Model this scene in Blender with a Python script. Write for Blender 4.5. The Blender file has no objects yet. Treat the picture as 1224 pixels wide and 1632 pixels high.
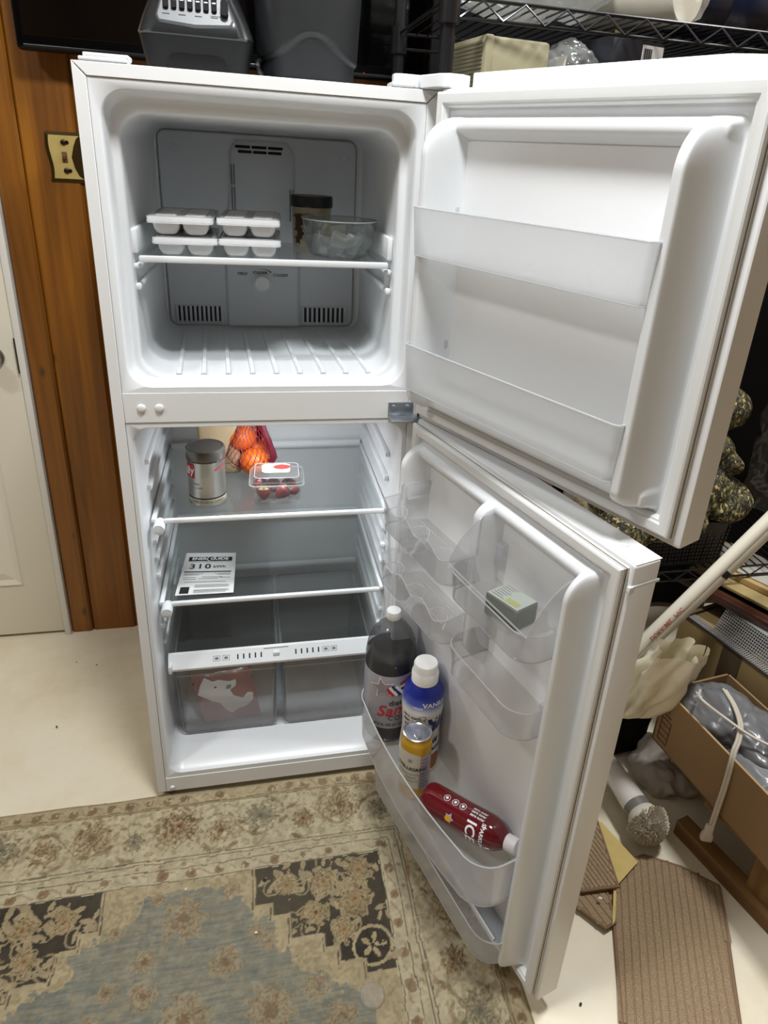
import bpy, bmesh, math, random
import numpy as np
from mathutils import Vector, Matrix, Euler, noise
R_ = math.radians
C = bpy.context.scene.collection
random.seed(7)
# ------------------------------------------------------------------ camera
cam_d = bpy.data.cameras.new('camera')
cam = bpy.data.objects.new('camera', cam_d); C.objects.link(cam)
cam.location = (0.2644, -1.3203, 1.5156)
cam.rotation_euler = (1.1576, -0.0581, -0.2079)
cam_d.sensor_fit = 'VERTICAL'; cam_d.sensor_height = 24.0
cam_d.lens = 1092.83 / 1632 * 24.0
cam_d.shift_x = -31.94 / 1632; cam_d.shift_y = -87.28 / 1632
cam_d.clip_start = 0.02
bpy.context.scene.camera = cam
# ------------------------------------------------------------------ world, lamps, exposure
wd = bpy.data.worlds.new('world'); bpy.context.scene.world = wd; wd.use_nodes = True
wd.node_tree.nodes['Background'].inputs[0].default_value = (0.9, 0.95, 1, 1)
wd.node_tree.nodes['Background'].inputs[1].default_value = 0.0
def area(name, loc, size, power, col=(1, 1, 1)):
    l = bpy.data.lights.new(name, 'AREA'); l.shape = 'SQUARE'; l.size = size; l.energy = power; l.color = col
    o = bpy.data.objects.new(name, l); o.location = loc; C.objects.link(o); return o
area('ceiling_lamp_near', (0.36, -0.61, 2.74), 0.28, 20.0, (0.97, 0.995, 1.0))
area('ceiling_lamp_right', (1.72, -0.10, 2.96), 0.30, 27.0, (0.97, 0.995, 1.0))
area('fill_light_left', (-1.30, -0.90, 2.96), 0.30, 14.0, (0.97, 0.995, 1.0))  # added fill that lifts the fridge front, freezer and left floor
area('fridge_lamp', (0.30, 0.12, 0.975), 0.05, 0.8, (0.93, 0.97, 1.0))
vs = bpy.context.scene.view_settings
bpy.context.scene.display_settings.display_device = 'sRGB'
vs.view_transform = 'Standard'; vs.look = 'None'; vs.gamma = 1.0; vs.use_curve_mapping = False
vs.exposure = 0.78
# ------------------------------------------------------------------ materials
def lin(c):
    if isinstance(c, (tuple, list)) and max(c) > 1.0: c = [x / 255 for x in c]
    return tuple((x / 12.92 if x <= .04045 else ((x + .055) / 1.055) ** 2.4) for x in c[:3]) + (1.0,)
MATS = {}
def nt(name):
    m = bpy.data.materials.new(name); m.use_nodes = True
    return m, m.node_tree.nodes, m.node_tree.links, m.node_tree.nodes['Principled BSDF']
def mat(name, col, rough=.5, metal=0., var=0., vscale=20., bump=0., bscale=60., coat=0., spec=.5, sss=0.):
    if name in MATS: return MATS[name]
    m, N, L, b = nt(name)
    b.inputs['Base Color'].default_value = lin(col); b.inputs['Roughness'].default_value = rough
    b.inputs['Metallic'].default_value = metal; b.inputs['Specular IOR Level'].default_value = spec
    if coat: b.inputs['Coat Weight'].default_value = coat; b.inputs['Coat Roughness'].default_value = .08
    if var or bump:
        tc = N.new('ShaderNodeTexCoord'); n = N.new('ShaderNodeTexNoise'); n.inputs['Scale'].default_value = vscale
        n.inputs['Detail'].default_value = 4; L.new(tc.outputs['Object'], n.inputs['Vector'])
        if var:
            mx = N.new('ShaderNodeMix'); mx.data_type = 'RGBA'; c = lin(col)
            mx.inputs[6].default_value = tuple(min(1, x * (1 + var)) for x in c[:3]) + (1,)
            mx.inputs[7].default_value = tuple(x * (1 - var) for x in c[:3]) + (1,)
            L.new(n.outputs['Fac'], mx.inputs[0]); L.new(mx.outputs[2], b.inputs['Base Color'])
        if bump:
            n2 = N.new('ShaderNodeTexNoise'); n2.inputs['Scale'].default_value = bscale; n2.inputs['Detail'].default_value = 5
            L.new(tc.outputs['Object'], n2.inputs['Vector'])
            bp = N.new('ShaderNodeBump'); bp.inputs['Strength'].default_value = bump; bp.inputs['Distance'].default_value = .004
            L.new(n2.outputs['Fac'], bp.inputs['Height']); L.new(bp.outputs['Normal'], b.inputs['Normal'])
    MATS[name] = m; return m
def clear(name, tint=(.95, .95, .96), milk=.12, rough=.08, milkcol=(.85, .86, .88), refl=1.0):
    """thin see-through plastic or glass sheet: transmitted light, a little milky scatter, Fresnel gloss"""
    if name in MATS: return MATS[name]
    m, N, L, b = nt(name); out = N['Material Output']; N.remove(b)
    tr = N.new('ShaderNodeBsdfTransparent'); tr.inputs[0].default_value = tuple(tint) + (1,)
    di = N.new('ShaderNodeBsdfDiffuse'); di.inputs[0].default_value = tuple(milkcol) + (1,)
    tl = N.new('ShaderNodeBsdfTranslucent'); tl.inputs[0].default_value = tuple(milkcol) + (1,)
    a0 = N.new('ShaderNodeMixShader'); a0.inputs[0].default_value = .5; L.new(di.outputs[0], a0.inputs[1]); L.new(tl.outputs[0], a0.inputs[2])
    a = N.new('ShaderNodeMixShader'); a.inputs[0].default_value = milk; L.new(tr.outputs[0], a.inputs[1]); L.new(a0.outputs[0], a.inputs[2])
    gl = N.new('ShaderNodeBsdfGlossy'); gl.inputs['Roughness'].default_value = rough
    fr = N.new('ShaderNodeLayerWeight'); fr.inputs[0].default_value = .5
    pw = N.new('ShaderNodeMath'); pw.operation = 'POWER'; pw.inputs[1].default_value = 4.; L.new(fr.outputs['Facing'], pw.inputs[0])
    mu = N.new('ShaderNodeMath'); mu.operation = 'MULTIPLY_ADD'; mu.inputs[1].default_value = .55 * refl; mu.inputs[2].default_value = .035 * refl; L.new(pw.outputs[0], mu.inputs[0])
    f = N.new('ShaderNodeMixShader'); L.new(mu.outputs[0], f.inputs[0]); L.new(a.outputs[0], f.inputs[1]); L.new(gl.outputs[0], f.inputs[2])
    L.new(f.outputs[0], out.inputs[0]); MATS[name] = m; return m
def ramp(N, pts):
    r = N.new('ShaderNodeValToRGB'); e = r.color_ramp.elements
    while len(e) < len(pts): e.new(.5)
    for k, (p, c) in enumerate(pts): e[k].position = p; e[k].color = lin(c)
    return r
def wood(name, cols, axis=2, rough=.45, knots=True, coat=.12):
    if name in MATS: return MATS[name]
    m, N, L, b = nt(name); b.inputs['Roughness'].default_value = rough; b.inputs['Coat Weight'].default_value = coat; b.inputs['Coat Roughness'].default_value = .25
    tc = N.new('ShaderNodeTexCoord'); oi = N.new('ShaderNodeObjectInfo')
    off = N.new('ShaderNodeVectorMath'); off.operation = 'ADD'; L.new(tc.outputs['Object'], off.inputs[0])
    cb = N.new('ShaderNodeCombineXYZ'); mm = N.new('ShaderNodeMath'); mm.operation = 'MULTIPLY'; mm.inputs[1].default_value = 17.
    L.new(oi.outputs['Random'], mm.inputs[0])
    for k in range(3): L.new(mm.outputs[0], cb.inputs[k])
    L.new(cb.outputs[0], off.inputs[1])
    mp = N.new('ShaderNodeMapping'); s = [28., 28., 28.]; s[axis] = 1.1; mp.inputs['Scale'].default_value = s; L.new(off.outputs[0], mp.inputs[0])
    n = N.new('ShaderNodeTexNoise'); n.inputs['Scale'].default_value = 1.; n.inputs['Detail'].default_value = 6; n.inputs['Distortion'].default_value = .6; L.new(mp.outputs[0], n.inputs['Vector'])
    r = ramp(N, [(.3, cols[0]), (.55, cols[1]), (.75, cols[2])]); L.new(n.outputs['Fac'], r.inputs[0])
    last = r.outputs[0]
    if knots:
        mp2 = N.new('ShaderNodeMapping'); s2 = [9., .01, 9.]; s2[axis] = 4.6; mp2.inputs['Scale'].default_value = s2; L.new(off.outputs[0], mp2.inputs[0])
        v = N.new('ShaderNodeTexVoronoi'); v.inputs['Scale'].default_value = 1.; v.inputs['Randomness'].default_value = .9; L.new(mp2.outputs[0], v.inputs['Vector'])
        rk = ramp(N, [(0., (255, 255, 255)), (.10, (0, 0, 0))]); L.new(v.outputs['Distance'], rk.inputs[0])
        mx = N.new('ShaderNodeMix'); mx.data_type = 'RGBA'; mx.inputs[7].default_value = lin((38, 18, 8)); L.new(rk.outputs[0], mx.inputs[0]); L.new(last, mx.inputs[6]); last = mx.outputs[2]
    L.new(last, b.inputs['Base Color']); MATS[name] = m; return m
def attr_mat(name, attr='Col', rough=.9, bump=.0, bscale=400):
    m, N, L, b = nt(name); a = N.new('ShaderNodeAttribute'); a.attribute_name = attr; L.new(a.outputs['Color'], b.inputs['Base Color'])
    b.inputs['Roughness'].default_value = rough; b.inputs['Specular IOR Level'].default_value = .15
    if bump:
        tc = N.new('ShaderNodeTexCoord'); n = N.new('ShaderNodeTexNoise'); n.inputs['Scale'].default_value = bscale; L.new(tc.outputs['Object'], n.inputs['Vector'])
        bp = N.new('ShaderNodeBump'); bp.inputs['Strength'].default_value = bump; bp.inputs['Distance'].default_value = .002
        L.new(n.outputs['Fac'], bp.inputs['Height']); L.new(bp.outputs['Normal'], b.inputs['Normal'])
    return m

WHITE = mat('white_enamel', (232, 233, 234), .34, spec=.5)
LINER = mat('white_liner_plastic', (228, 231, 234), .3)
GASK = mat('white_gasket', (226, 228, 228), .5)
GREYP = mat('pale_grey_plastic', (205, 210, 216), .4)
DARK = mat('dark_void', (14, 15, 17), .8)
ZINC = mat('zinc_steel', (150, 156, 162), .35, .75)
BLACKP = mat('black_plastic', (14, 14, 15), .35)
CLEAR = clear('clear_plastic', (.955, .955, .96), .13, .06)
CLEAR2 = clear('clear_plastic_rim', (.93, .93, .94), .33, .05)
FROST = clear('frosted_plastic', (.95, .955, .96), .50, .25, (.88, .89, .90))
FROST2 = clear('frosted_plastic_rim', (.9, .9, .92), .7, .15)
SEMI = clear('semi_clear_plastic', (.94, .94, .945), .27, .12)
GLASS = clear('shelf_glass', (.94, .955, .955), .05, .04, (.8, .85, .85))
BOWLG = clear('bowl_glass', (.80, .82, .82), .05, .05, (.6, .64, .64), 1.6)
DRAWERM = clear('drawer_plastic', (.975, .975, .98), .14, .04, (.95, .95, .98), 1.4)
INK = mat('black_print', (28, 28, 30), .6)
GREYINK = mat('grey_print', (110, 112, 116), .6)
WINK = mat('white_print', (238, 238, 240), .5)
REDINK = mat('red_print', (196, 40, 44), .5)
NAVY = mat('navy_print', (30, 40, 110), .5)

# ------------------------------------------------------------------ mesh helpers
WM = {}
class B:
    def __init__(s): s.bm = bmesh.new(); s.mi = 0
    def face(s, vs):
        try: f = s.bm.faces.new(vs); f.material_index = s.mi; return f
        except ValueError: return None
    def loft(s, rings, closed=True, cap=(True, True)):
        """rings: lists of points with equal length"""
        V = [[s.bm.verts.new(p) for p in r] for r in rings]; n = len(V[0])
        for a, b in zip(V[:-1], V[1:]):
            for k in range(n if closed else n - 1):
                s.face([a[k], a[(k + 1) % n], b[(k + 1) % n], b[k]])
        if cap[0]: s.face(V[0][::-1])
        if cap[1]: s.face(V[-1])
        return s
    def box(s, x0, x1, y0, y1, z0, z1, r=0., seg=2, M=None):
        t = bmesh.new(); bmesh.ops.create_cube(t, size=1)
        for v in t.verts: v.co = Vector(((x0 + x1) / 2 + v.co.x * (x1 - x0), (y0 + y1) / 2 + v.co.y * (y1 - y0), (z0 + z1) / 2 + v.co.z * (z1 - z0)))
        if r: bmesh.ops.bevel(t, geom=t.edges[:], offset=min(r, .49 * min(abs(x1 - x0), abs(y1 - y0), abs(z1 - z0))), segments=seg, affect='EDGES', profile=.5)
        if M is not None: bmesh.ops.transform(t, matrix=M, verts=t.verts[:])
        return s.add(t)
    def add(s, t):
        mp = {v: s.bm.verts.new(v.co) for v in t.verts}
        for f in t.faces: s.face([mp[v] for v in f.verts])
        t.free(); return s
    def lathe(s, prof, n=32, o=(0, 0, 0), ax=None, cap=(True, True)):
        """prof: (radius, height)"""
        M = Matrix.Translation(o) @ (ax if ax is not None else Matrix.Identity(4))
        rings = [[M @ Vector((max(r, 1e-5) * math.cos(2 * math.pi * k / n), max(r, 1e-5) * math.sin(2 * math.pi * k / n), z)) for k in range(n)] for r, z in prof]
        return s.loft(rings, True, cap)
    def cyl(s, p, q, r, n=12, r2=None):
        p, q = Vector(p), Vector(q); d = (q - p); M = Matrix.Translation(p) @ d.to_track_quat('Z', 'Y').to_matrix().to_4x4()
        r2 = r if r2 is None else r2
        rings = [[M @ Vector((rr * math.cos(2 * math.pi * k / n), rr * math.sin(2 * math.pi * k / n), z)) for k in range(n)] for rr, z in ((r, 0), (r2, d.length))]
        return s.loft(rings)
    def tube(s, pts, r, n=6, smooth=0, cap=True):
        pts = [Vector(p) for p in pts]
        if smooth: pts = spline(pts, smooth)
        rings = []; up = None
        for i, p in enumerate(pts):
            t = (pts[min(i + 1, len(pts) - 1)] - pts[max(i - 1, 0)]).normalized()
            if up is None: up = t.orthogonal().normalized()
            up = (up - t * up.dot(t));
            if up.length < 1e-6: up = t.orthogonal()
            up.normalize(); w = t.cross(up)
            rings.append([p + (up * math.cos(2 * math.pi * k / n) + w * math.sin(2 * math.pi * k / n)) * r for k in range(n)])
        return s.loft(rings, True, (cap, cap))
    def prism(s, poly, z0, z1, M=None):
        M = M or Matrix.Identity(4)
        return s.loft([[M @ Vector((x, y, z)) for x, y in poly] for z in (z0, z1)])
    def ball(s, c, r, rot=None, sub=3):
        t = bmesh.new(); bmesh.ops.create_icosphere(t, subdivisions=sub, radius=1)
        rr = r if isinstance(r, (tuple, list)) else (r, r, r)
        M = Matrix.Translation(c) @ (Euler(rot).to_matrix().to_4x4() if rot else Matrix.Identity(4)) @ Matrix.Diagonal((*rr, 1))
        bmesh.ops.transform(t, matrix=M, verts=t.verts[:]); return s.add(t)
    def grid(s, f, nu, nv, mat_f=None):
        V = [[s.bm.verts.new(f(i / (nu - 1), j / (nv - 1))) for j in range(nv)] for i in range(nu)]
        for i in range(nu - 1):
            for j in range(nv - 1): s.face([V[i][j], V[i + 1][j], V[i + 1][j + 1], V[i][j + 1]])
        return s
    def build(s, name, mats, parent=None, M=None, smooth=35, world=False, recalc=True, bevel=0):
        if recalc: bmesh.ops.recalc_face_normals(s.bm, faces=s.bm.faces[:])
        me = bpy.data.meshes.new(name); s.bm.to_mesh(me); s.bm.free()
        for m in (mats if isinstance(mats, (list, tuple)) else [mats]): me.materials.append(m)
        if smooth:
            me.shade_smooth(); me.set_sharp_from_angle(angle=R_(smooth))
        o = bpy.data.objects.new(name, me); C.objects.link(o)
        return place(o, parent, M, world, bevel)
def place(o, parent=None, M=None, world=False, bevel=0):
    M = M if M is not None else Matrix.Identity(4)
    if parent is not None:
        o.parent = parent
        if world: o.matrix_parent_inverse = WM[parent].inverted(); WM[o] = M.copy()
        else: WM[o] = WM[parent] @ M
    else: WM[o] = M.copy()
    o.matrix_basis = M
    if bevel:
        md = o.modifiers.new('bevel', 'BEVEL'); md.width = bevel; md.segments = 2; md.limit_method = 'ANGLE'; md.angle_limit = R_(40)
    return o
def spline(pts, k):
    out = []; P = [pts[0] * 2 - pts[1]] + pts + [pts[-1] * 2 - pts[-2]]
    for i in range(1, len(P) - 2):
        a, b, c, d = P[i - 1:i + 3]
        for j in range(k):
            t = j / k
            out.append(.5 * ((2 * b) + (c - a) * t + (2 * a - 5 * b + 4 * c - d) * t * t + (3 * b - a - 3 * c + d) * t ** 3))
    return out + [pts[-1]]
def T(x, y, z): return Matrix.Translation((x, y, z))
def RZ(a): return Matrix.Rotation(a, 4, 'Z')
def RX(a): return Matrix.Rotation(a, 4, 'X')
def RY(a): return Matrix.Rotation(a, 4, 'Y')
def tag(o, label=None, cat=None, group=None, kind=None):
    if label: o['label'] = label
    if cat: o['category'] = cat
    if group: o['group'] = group
    if kind: o['kind'] = kind
    return o
def thing(name, label, cat, M=None, group=None):
    o = bpy.data.objects.new(name, None); o.empty_display_size = .05; C.objects.link(o); place(o, None, M)
    return tag(o, label, cat, group)
def rrect(x0, x1, z0, z1, r, n=6):
    """rounded rectangle, counter-clockwise"""
    pts = []
    for cx, cz, a0 in ((x1 - r, z1 - r, 0), (x0 + r, z1 - r, 90), (x0 + r, z0 + r, 180), (x1 - r, z0 + r, 270)):
        for k in range(n + 1):
            a = R_(a0 + 90 * k / n); pts.append((cx + r * math.cos(a), cz + r * math.sin(a)))
    return pts
def sst(a, b, x):
    t = min(1, max(0, (x - a) / (b - a))) if a != b else float(x > a)
    return t * t * (3 - 2 * t)
_fonts = {}
def text(name, s, size, m, parent, f, M=None, bold=0., shear=0., align='CENTER', spacing=1., world=False, thick=.0003, label=None, sub=.004):
    cu = bpy.data.curves.new('t', 'FONT'); cu.body = s; cu.size = size; cu.align_x = align; cu.align_y = 'CENTER'; cu.offset = bold * size; cu.shear = shear; cu.space_character = spacing; cu.resolution_u = 3
    ob = bpy.data.objects.new('t', cu); C.objects.link(ob)
    dg = bpy.context.evaluated_depsgraph_get(); me = bpy.data.meshes.new_from_object(ob.evaluated_get(dg)); bpy.data.objects.remove(ob)
    bm = bmesh.new(); bm.from_mesh(me); bpy.data.meshes.remove(me)
    for _ in range(2):
        es = [e for e in bm.edges if e.calc_length() > sub]
        if es: bmesh.ops.subdivide_edges(bm, edges=es, cuts=1); bmesh.ops.triangulate(bm, faces=bm.faces[:])
    for v in bm.verts: v.co = f(v.co.x, v.co.y)
    b = B(); b.bm.free(); b.bm = bm
    o = b.build(name, m, parent, M, smooth=0, world=world, recalc=False)
    return o
def cylmap(r, a0, z0, tilt=0., dr=.0005):
    def f(x, y):
        x, y = x * math.cos(tilt) - y * math.sin(tilt), x * math.sin(tilt) + y * math.cos(tilt)
        a = a0 + x / r; rr = r + dr; return Vector((rr * math.cos(a), rr * math.sin(a), z0 + y))
    return f
def flat(o, ex, ey, lift=.0006):
    o, ex, ey = Vector(o), Vector(ex), Vector(ey); n = ex.cross(ey).normalized() * lift
    return lambda x, y: o + ex * x + ey * y + n
def patch(poly, f, name, m, parent, M=None, world=False, n=None):
    """flat printed shape (polygon) mapped through f"""
    b = B(); b.face([b.bm.verts.new((x, y, 0)) for x, y in poly])
    for _ in range(3):
        es = [e for e in b.bm.edges if e.calc_length() > .006]
        if es: bmesh.ops.subdivide_edges(b.bm, edges=es, cuts=1); bmesh.ops.triangulate(b.bm, faces=b.bm.faces[:])
    for v in b.bm.verts: v.co = f(v.co.x, v.co.y)
    return b.build(name, m, parent, M, smooth=0, world=world, recalc=False)
def rct(x0, x1, y0, y1): return [(x0, y0), (x1, y0), (x1, y1), (x0, y1)]
def crumple(b, amp, scale, seed=0, sub=0):
    o = Vector((seed * 7.3, seed * 3.1, seed * 1.7))
    b.bm.normal_update()
    for v in b.bm.verts:
        d = noise.noise(v.co * scale + o) + .5 * noise.noise(v.co * scale * 2.3 + o) + .3 * (1 - 2 * abs(noise.noise(v.co * scale * 1.4 - o)))
        v.co += v.normal * d * amp
    return b
def merged(b, voxel, name, m, parent=None, M=None, amp=0, scale=10, seed=0, smooth=180):
    """several lumps made one continuous skin"""
    bmesh.ops.recalc_face_normals(b.bm, faces=b.bm.faces[:])
    me = bpy.data.meshes.new('t'); b.bm.to_mesh(me); b.bm.free(); ob = bpy.data.objects.new('t', me); C.objects.link(ob)
    md = ob.modifiers.new('r', 'REMESH'); md.mode = 'VOXEL'; md.voxel_size = voxel
    ms = ob.modifiers.new('s', 'SMOOTH'); ms.iterations = 4; ms.factor = .5
    dg = bpy.context.evaluated_depsgraph_get(); m2 = bpy.data.meshes.new_from_object(ob.evaluated_get(dg)); bpy.data.objects.remove(ob)
    bm = bmesh.new(); bm.from_mesh(m2); nb = B(); nb.bm.free(); nb.bm = bm
    if amp: crumple(nb, amp, scale, seed)
    return nb.build(name, m, parent, M, smooth=smooth)

# ================================================================== SETTING
W, H, DEP = .60, 1.6247, .62
ZR1, ZR2, ZB, S = 1.0741, 1.0124, .022, .0209
YW = .715
def floor_mat():
    m, N, L, b = nt('painted_concrete'); tc = N.new('ShaderNodeTexCoord')
    n = N.new('ShaderNodeTexNoise'); n.inputs['Scale'].default_value = 3.2; n.inputs['Detail'].default_value = 6; n.inputs['Roughness'].default_value = .65; L.new(tc.outputs['Object'], n.inputs['Vector'])
    r = ramp(N, [(.3, (216, 204, 176)), (.5, (230, 220, 196)), (.7, (236, 229, 210))]); L.new(n.outputs['Fac'], r.inputs[0])
    n2 = N.new('ShaderNodeTexNoise'); n2.inputs['Scale'].default_value = 9; n2.inputs['Detail'].default_value = 8; n2.inputs['Roughness'].default_value = .7; L.new(tc.outputs['Object'], n2.inputs['Vector'])
    r2 = ramp(N, [(.66, (0, 0, 0)), (.80, (150, 150, 150))]); L.new(n2.outputs['Fac'], r2.inputs[0])
    mx = N.new('ShaderNodeMix'); mx.data_type = 'RGBA'; mx.inputs[7].default_value = lin((178, 142, 78)); L.new(r2.outputs[0], mx.inputs[0]); L.new(r.outputs[0], mx.inputs[6])
    v = N.new('ShaderNodeTexVoronoi'); v.inputs['Scale'].default_value = 14; L.new(tc.outputs['Object'], v.inputs['Vector'])
    r3 = ramp(N, [(.03, (255, 255, 255)), (.05, (0, 0, 0))]); L.new(v.outputs['Distance'], r3.inputs[0])
    mx2 = N.new('ShaderNodeMix'); mx2.data_type = 'RGBA'; mx2.inputs[7].default_value = lin((70, 58, 42)); L.new(r3.outputs[0], mx2.inputs[0]); L.new(mx.outputs[2], mx2.inputs[6])
    L.new(mx2.outputs[2], b.inputs['Base Color']); b.inputs['Roughness'].default_value = .42
    bp = N.new('ShaderNodeBump'); bp.inputs['Strength'].default_value = .12; bp.inputs['Distance'].default_value = .004; L.new(n2.outputs['Fac'], bp.inputs['Height']); L.new(bp.outputs['Normal'], b.inputs['Normal'])
    return m
def struct(name, mats, **k):
    return lambda b: tag(b.build(name, mats, **k), kind='structure')
PAINT = mat('white_ceiling_paint', (222, 222, 222), .8, bump=.1, bscale=200)
PANEL = mat('brown_wall_panelling', (138, 112, 84), .6, var=.12, vscale=6)
struct('floor', floor_mat())(B().box(-2.2, 2.3, -3.6, .95, -.1, 0))
struct('ceiling', PAINT)(B().box(-2.2, 2.3, -3.6, .95, 3.00, 3.10))
struct('wall_left', PANEL)(B().box(-2.3, -2.2, -3.6, .95, 0, 3.00))
struct('wall_right', PANEL)(B().box(2.3, 2.4, -3.6, .95, 0, 3.00))
struct('wall_front', PANEL)(B().box(-2.2, 2.3, -3.7, -3.6, 0, 3.00))
wb = struct('wall_back', mat('stud_wall', (92, 60, 32), .8))(B().box(-.352, 2.3, YW + .012, .95, 0, 3.00).box(-2.2, -1.2, YW + .012, .95, 0, 3.00).box(-1.2, -.352, YW + .012, .95, 2.06, 3.00))
PINE = wood('knotty_pine', [(92, 52, 4), (132, 80, 12), (158, 102, 22)])
for x0, x1 in [(-.349, -.285)] + [(-.284 + .135 * k, -.150 + .135 * k) for k in range(19)]:
    yy = YW - (.004 if x0 < -.3 else 0)
    b = B(); e = .006
    b.loft([[Vector((x, y, z)) for x, y in ((x0, YW + .012), (x0, yy + e), (x0 + e, yy), (x1 - e, yy), (x1, yy + e), (x1, YW + .012))] for z in (.0, 3.00)])
    b.build('plank', PINE, wb, M=T((x0 + x1) / 2, 0, 1.2), world=True)
    o = C.objects[-1]
    o.data.transform(T(-(x0 + x1) / 2, 0, -1.2))
# door at the left
DOORP = mat('cream_door_paint', (228, 222, 206), .45)
d1 = struct('door_1', DOORP)(B().box(-1.16, -.371, YW - .006, YW + .03, .012, 2.03, .003))
tag(struct('trim_1', mat('white_door_jamb', (222, 220, 214), .5))(B().box(-.369, -.351, YW - .016, YW + .05, 0, 2.06, .002).box(-1.2, -1.162, YW - .016, YW + .05, 0, 2.06, .002).box(-1.162, -.369, YW - .016, YW + .05, 2.034, 2.06, .002)))
for (px0, px1, pz0, pz1) in ((-1.07, -.465, .20, .80), (-1.07, -.465, 1.1, 1.85)):
    b = B(); pts = lambda o: [(px0 + o, pz0 + o), (px1 - o, pz0 + o), (px1 - o, pz1 - o), (px0 + o, pz1 - o)]
    prof = [(0, -.006), (.006, -.0125), (.022, -.006), (.03, -.008), (.05, -.013)]
    b.loft([[Vector((x, YW + dy, z)) for x, z in pts(o)] for o, dy in prof], True, (False, True)).build('door_panel', DOORP, d1, world=True, smooth=0)
NICK = mat('satin_nickel', (168, 166, 162), .28, 1.)
ax = RX(R_(90))
kn = B().lathe([(.033, 0), (.033, .006), (.028, .012), (.013, .016), (.012, .03), (.022, .036), (.028, .05), (.024, .062), (.01, .066)], 32, (-.437, YW - .006, .945), ax).build('door_knob', NICK, d1, world=True)
tag(kn, 'satin nickel door knob')
B().box(-.3725, -.3695, YW - .017, YW - .012, .90, 1.0).build('strike_plate', mat('dark_steel', (90, 84, 74), .4, .8), d1, world=True)
# brass switch plate
sp = thing('switch_plate', 'brass double light switch plate with dark screws on the pine wall', 'switch', T(-.14, YW, 1.405))
BRASS = mat('aged_brass', (206, 184, 116), .38, .45, var=.18, vscale=40)
BRASSD = mat('tarnished_brass', (70, 56, 26), .4, .8)
wav = lambda z: .0032 * math.sin((z / .118) * 2 * math.pi)
def plate_ring(o, y):
    zs = [o + (.118 - 2 * o) * k / 14 for k in range(15)]
    return [Vector((-.083 + o + wav(z), y, z)) for z in zs] + [Vector((.083 - o + wav(z), y, z)) for z in zs[::-1]]
B().loft([plate_ring(0, 0), plate_ring(.0, -.002), plate_ring(.008, -.005)]).build('plate_rim', BRASSD, sp)
B().loft([plate_ring(.008, -.0045), plate_ring(.009, -.0062)]).build('plate', BRASS, sp)
for k, x in enumerate((-.043, .012, .055)):
    B().box(x - .006, x + .006, -.0075, -.005, .046, .072, .001).box(x - .004, x + .004, -.017, -.006, .055, .066, .002).build('toggle', mat('brown_toggle', (92, 62, 36), .4), sp)
    for z in (.028, .094):
        B().lathe([(.007, 0), (.0065, .004), (.003, .006)], 12, (x + .001, -.006, z), ax).lathe([(.005, 0), (.004, .003)], 10, (x + .009, -.006, z), ax).build('screw', mat('bronze_screw', (50, 36, 24), .35, .8), sp)
b = B(); b.loft([[Vector((-.008 + .012 * math.cos(a) * (1.2 - .2 * s) + .008 * abs(s) - .004, -.0064 - dz, .06 + .05 * s)) for a in [2 * math.pi * k / 12 for k in range(12)] for s in [math.sin(a)]] for dz in (0, .001)])
b.build('stain', BRASSD, sp)

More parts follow.
